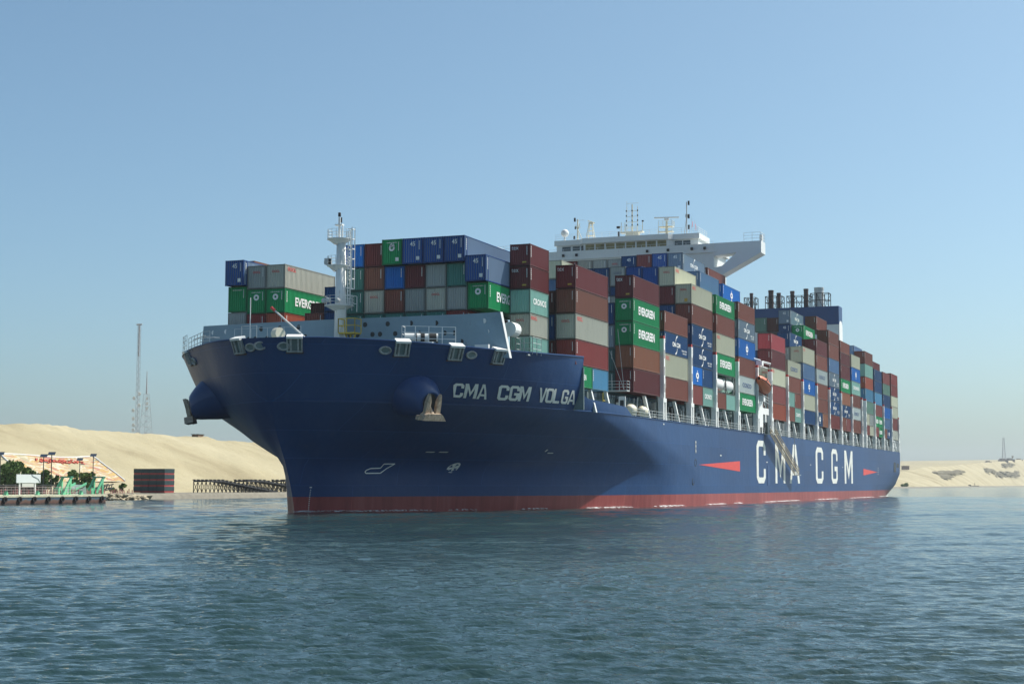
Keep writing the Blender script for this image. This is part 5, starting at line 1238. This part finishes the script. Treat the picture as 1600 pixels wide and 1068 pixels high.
def masts():
    gal = simple('mast_steel', (.36, .36, .38), .6, var=.15)
    def lattice(name, label, x, y, z, h, w0, w1, n, t_w=.07, extra=None, grp='radio masts on the ridge'):
        t = thing(name, label, 'radio mast', (x, y, z), grp); m = MB(); K = 4
        def cr(u): w_ = w0 + (w1 - w0) * u; return [Vector((w_ * a, w_ * b, h * u)) for a, b in ((1, 1), (1, -1), (-1, -1), (-1, 1))]
        for i in range(n):
            a, b = cr(i / n), cr((i + 1) / n)
            for k in range(4):
                m.tube([a[k], b[k]], t_w, 4); m.tube([a[k], b[(k + 1) % 4]] if i % 2 else [a[(k + 1) % 4], b[k]], t_w * .6, 3); m.tube([b[k], b[(k + 1) % 4]], t_w * .6, 3)
        m.build('lattice', gal, t); return t
    a = lattice('radio_mast', 'tall slim lattice radio mast with dishes low down, on the sand ridge', -200, 258.6, 13.6, 38, .42, .34, 40, .045)
    d = MB()
    for z, dx in ((5.5, -1), (7, -.9), (9, -1), (11.5, -1.1), (13, 1), (15.2, -.9), (16.5, 1)): d.lathe([(.001, 0), (.45, .05), (.6, .22), (.55, .3), (.001, .2)], 10, Matrix.Translation((dx, -.4, z)) @ Matrix.Rotation(math.pi / 2, 4, 'X'))
    d.build('dish_antenna', WHITE, a); d = MB(); d.box(-1.0, 1.0, -.1, .1, 37.6, 38.0); d.box(-.16, .16, -.16, .16, 28, 37.5); d.build('top_aerial', gal, a)
    b = lattice('radio_mast', 'shorter tapering lattice radio mast with splayed legs, right of the tall one', -200, 263.2, 13.4, 17, 1.7, .6, 10, .05)
    c = MB(); c.tube([(0, 0, 17), (0, 0, 20), (0, 0, 24)], .3, 6, r2=.08); c.build('top_aerial', gal, b); d = MB()
    for z in (12.5, 14, 15.5): d.lathe([(.001, 0), (.4, .05), (.5, .2), (.001, .2)], 10, Matrix.Translation((.9, -.8, z)) @ Matrix.Rotation(math.pi / 2, 4, 'X'))
    d.build('dish_antenna', WHITE, b)
    hut = thing('hilltop_hut', 'small brown hut on top of the sand ridge left of the bow', 'hut', (-151, 216, 15.2)); h = MB(); h.box(-1, 1, -1.3, 1.3, 0, .8); h.build('wall', simple('hut_brown', (.22, .15, .11), .8, var=.3), hut); h = MB(); h.box(-1.2, 1.2, -1.5, 1.5, .8, .95); h.build('roof', DARK, hut)
    # far right skyline
    P = px_at_p(1585, 718, -150); s = P.y; sl = (P - CAM).length / 2478.6
    lattice('far_lattice_mast', 'hazy lattice mast above the buildings on the far right ridge', P.x - 20, P.y, P.z - 5, 33 * sl + 5, 3.4, 1.2, 9, .38, grp=None)
    for i, (x0, x1, y0, y1, lab) in enumerate(((1570, 1582, 716, 721.5, 'low hazy building left of the far mast'), (1581, 1592, 715.5, 721, 'slightly taller hazy building under the far mast'), (1550, 1557, 719.5, 722.5, 'small isolated building on the far ridge, left of the buildings by the mast'), (1596, 1604, 716, 720, 'hazy building at the right picture edge'))):
        A = px_at_p(x0, y1, -150); B = px_at_p(x1, y0, -150); w_ = (x1 - x0) * (A - CAM).length / 2478.6
        t = thing('distant_building', lab, 'building', (A.x - 8, A.y, A.z - 4), 'buildings on the far ridge', .376); b_ = MB(); hh = (y1 - y0) * (A - CAM).length / 2478.6 + 4
        b_.box(0, w_, 0, 14, 0, hh * .8); b_.box(w_ * .15, w_ * .6, 0, 14, hh * .8, hh); b_.build('wall', simple('hazy_wall', (.34, .28, .25), .9, var=.25, scale=.1), t)
        w2 = MB()
        for k in range(4): w2.box(w_ * (.12 + .22 * k), w_ * (.2 + .22 * k), -.3, 0, hh * .45, hh * .65)
        w2.build('window', DARK, t)
    wt = px_at_p(1594, 718, -150); t = thing('water_tower', 'small water tower on the far ridge right of the lattice mast', 'water tower', (wt.x - 15, wt.y, wt.z - 5)); k = MB(); sl2 = (wt - CAM).length / 2478.6
    k.lathe([(.5 * sl2, 0), (.5 * sl2, 5 * sl2 + 2), (1.5 * sl2, 6.5 * sl2 + 2), (1.6 * sl2, 8 * sl2 + 2), (.01, 8.2 * sl2 + 2)], 12); k.build('tank', simple('tower_concrete', (.3, .27, .25), .9), t)
    P = px_at_p(1420.5, 731, -150); t = thing('distant_hut', 'flat brown hut on the far ridge just right of the stern', 'hut', (P.x - 3, P.y, P.z - 1.5), None, .376); sl = (P - CAM).length / 2478.6; k = MB(); k.box(-4.6 * sl, 4.6 * sl, 0, 8, 0, 3.2 * sl + 1.5); k.build('wall', simple('hut_far', (.26, .19, .17), .9), t); k = MB(); k.box(-5 * sl, 5 * sl, -.6, 8.6, 3.2 * sl + 1.5, 3.6 * sl + 1.5); k.build('roof', DARK, t)
    P = px_at_p(1413, 757.5, -103); sl = (P - CAM).length / 2478.6
    tree('shrub', 'hazy rounded bush at the far water edge right of the stern', 'shrub', P.x, P.y, .8, 5.2 * sl, 5.4 * sl + 1, 900, 77, None, 1.0 * sl * .9)
    P = px_at_p(1523, 756, -101); sl = (P - CAM).length / 2478.6; t = thing('far_jetty_post', 'thin post with a small landing stage on the far bank', 'landing stage', (P.x, P.y, 1), None, .376); k = MB(); k.tube([(0, 0, 0), (0, 0, 5 * sl)], .35 * sl, 5); k.build('post', DARK, t); k = MB(); k.box(-4 * sl, 6 * sl, -2, 2, 0, 1.0 * sl); k.box(-9 * sl, -6 * sl, -2, 2, 0, 2.2 * sl); k.build('stage', DARK, t)
masts()
def scrub():
    m = simple('dry_scrub', (.17, .15, .10), .95, var=.4, scale=.2); mb = MB(); rr = random.Random(12)
    for (x0, x1, y0, y1, n) in ((1460, 1500, 733, 737, 60), (1466, 1482, 742, 745, 40), (1537, 1552, 732, 742, 30), (1550, 1590, 740, 748, 80), (1565, 1580, 726, 731, 30)):
        for i in range(n):
            x = rr.uniform(x0, x1); y = y0 + (y1 - y0) * rr.random(); p = -110 - 36 * max(0, min(1, (757 - y) / 34)); P = px_at_p(x, y, p); s = rr.uniform(3, 9); z = slope_z(P.x, P.y)
            mb.lathe([(s, 0), (s * .8, s * .25), (.1, s * .4)], 6, Matrix.Translation((P.x, P.y, z)))
    tag(mb.build('dry_scrub', m), kind='stuff')
scrub()

def person():
    t = thing('person', 'person in a white top and dark trousers standing at the head of the gangway', 'person', (23.9, 125.4, 11.62), None, R(-60))
    V = [(0, 0, .95), (0, .0, 1.2), (0, 0, 1.42), (0, .01, 1.53), (0, .02, 1.62), (0, .02, 1.74), (.1, 0, .88), (.11, .02, .5), (.1, 0, .1), (.1, .12, .04), (-.1, 0, .88), (-.11, .02, .5), (-.1, 0, .1), (-.1, .12, .04), (.19, 0, 1.4), (.26, .03, 1.13), (.24, .2, .98), (.24, .27, .95), (-.19, 0, 1.4), (-.28, .02, 1.13), (-.3, .16, .95), (-.3, .22, .92)]
    E_ = [(0, 1), (1, 2), (2, 3), (3, 4), (4, 5), (0, 6), (6, 7), (7, 8), (8, 9), (0, 10), (10, 11), (11, 12), (12, 13), (2, 14), (14, 15), (15, 16), (16, 17), (2, 18), (18, 19), (19, 20), (20, 21)]
    rad = [.15, .15, .16, .06, .09, .07, .1, .065, .045, .035, .1, .065, .045, .035, .065, .045, .035, .03, .065, .045, .035, .03]
    me = bpy.data.meshes.new('body'); me.from_pydata(V, E_, []); o = bpy.data.objects.new('body', me); C.objects.link(o)
    mod = o.modifiers.new('skin', 'SKIN'); sub = o.modifiers.new('sub', 'SUBSURF'); sub.levels = 1; sub.render_levels = 1
    for v, r in zip(me.skin_vertices[0].data, rad): v.radius = (r, r * .8)
    me.skin_vertices[0].data[0].use_root = True
    dg = bpy.context.evaluated_depsgraph_get(); me2 = bpy.data.meshes.new_from_object(o.evaluated_get(dg)); bpy.data.objects.remove(o)
    me2.name = 'body'; b = bpy.data.objects.new('body', me2); C.objects.link(b); b.parent = t
    skin = simple('skin', (.30, .17, .11), .6, var=.05); top_ = simple('white_cloth', (.75, .75, .74), .8, var=.05); tr = simple('dark_trousers', (.03, .035, .05), .8); hr = simple('dark_hair', (.02, .015, .012), .7)
    me2.materials.clear()
    for m in (skin, top_, tr, hr): me2.materials.append(m)
    for f in me2.polygons:
        c = f.center; f.material_index = 2 if c.z < .93 and abs(c.x) < .19 else (3 if c.z > 1.70 or (c.z > 1.6 and c.y < -.03) else (1 if c.z < 1.46 and not (c.z < 1.05 and abs(c.x) > .2) else 0)); f.use_smooth = True
person()

# thin exhaust haze is left to the air itself: one box of even, pale air round everything
def haze():
    mb = MB(); mb.box(-9300, 9300, -9300, 9300, -2.6, 190); o = mb.build('haze', None); tag(o, kind='stuff')
    m = bpy.data.materials.new('haze'); m.use_nodes = True; t = m.node_tree; t.nodes.remove(t.nodes['Principled BSDF'])
    v = t.nodes.new('ShaderNodeVolumePrincipled'); v.inputs['Color'].default_value = (.80, .88, .94, 1); v.inputs['Density'].default_value = HAZE; v.inputs['Anisotropy'].default_value = .2
    t.links.new(v.outputs[0], t.nodes['Material Output'].inputs['Volume']); o.data.materials.append(m)
HAZE = .00009
haze()
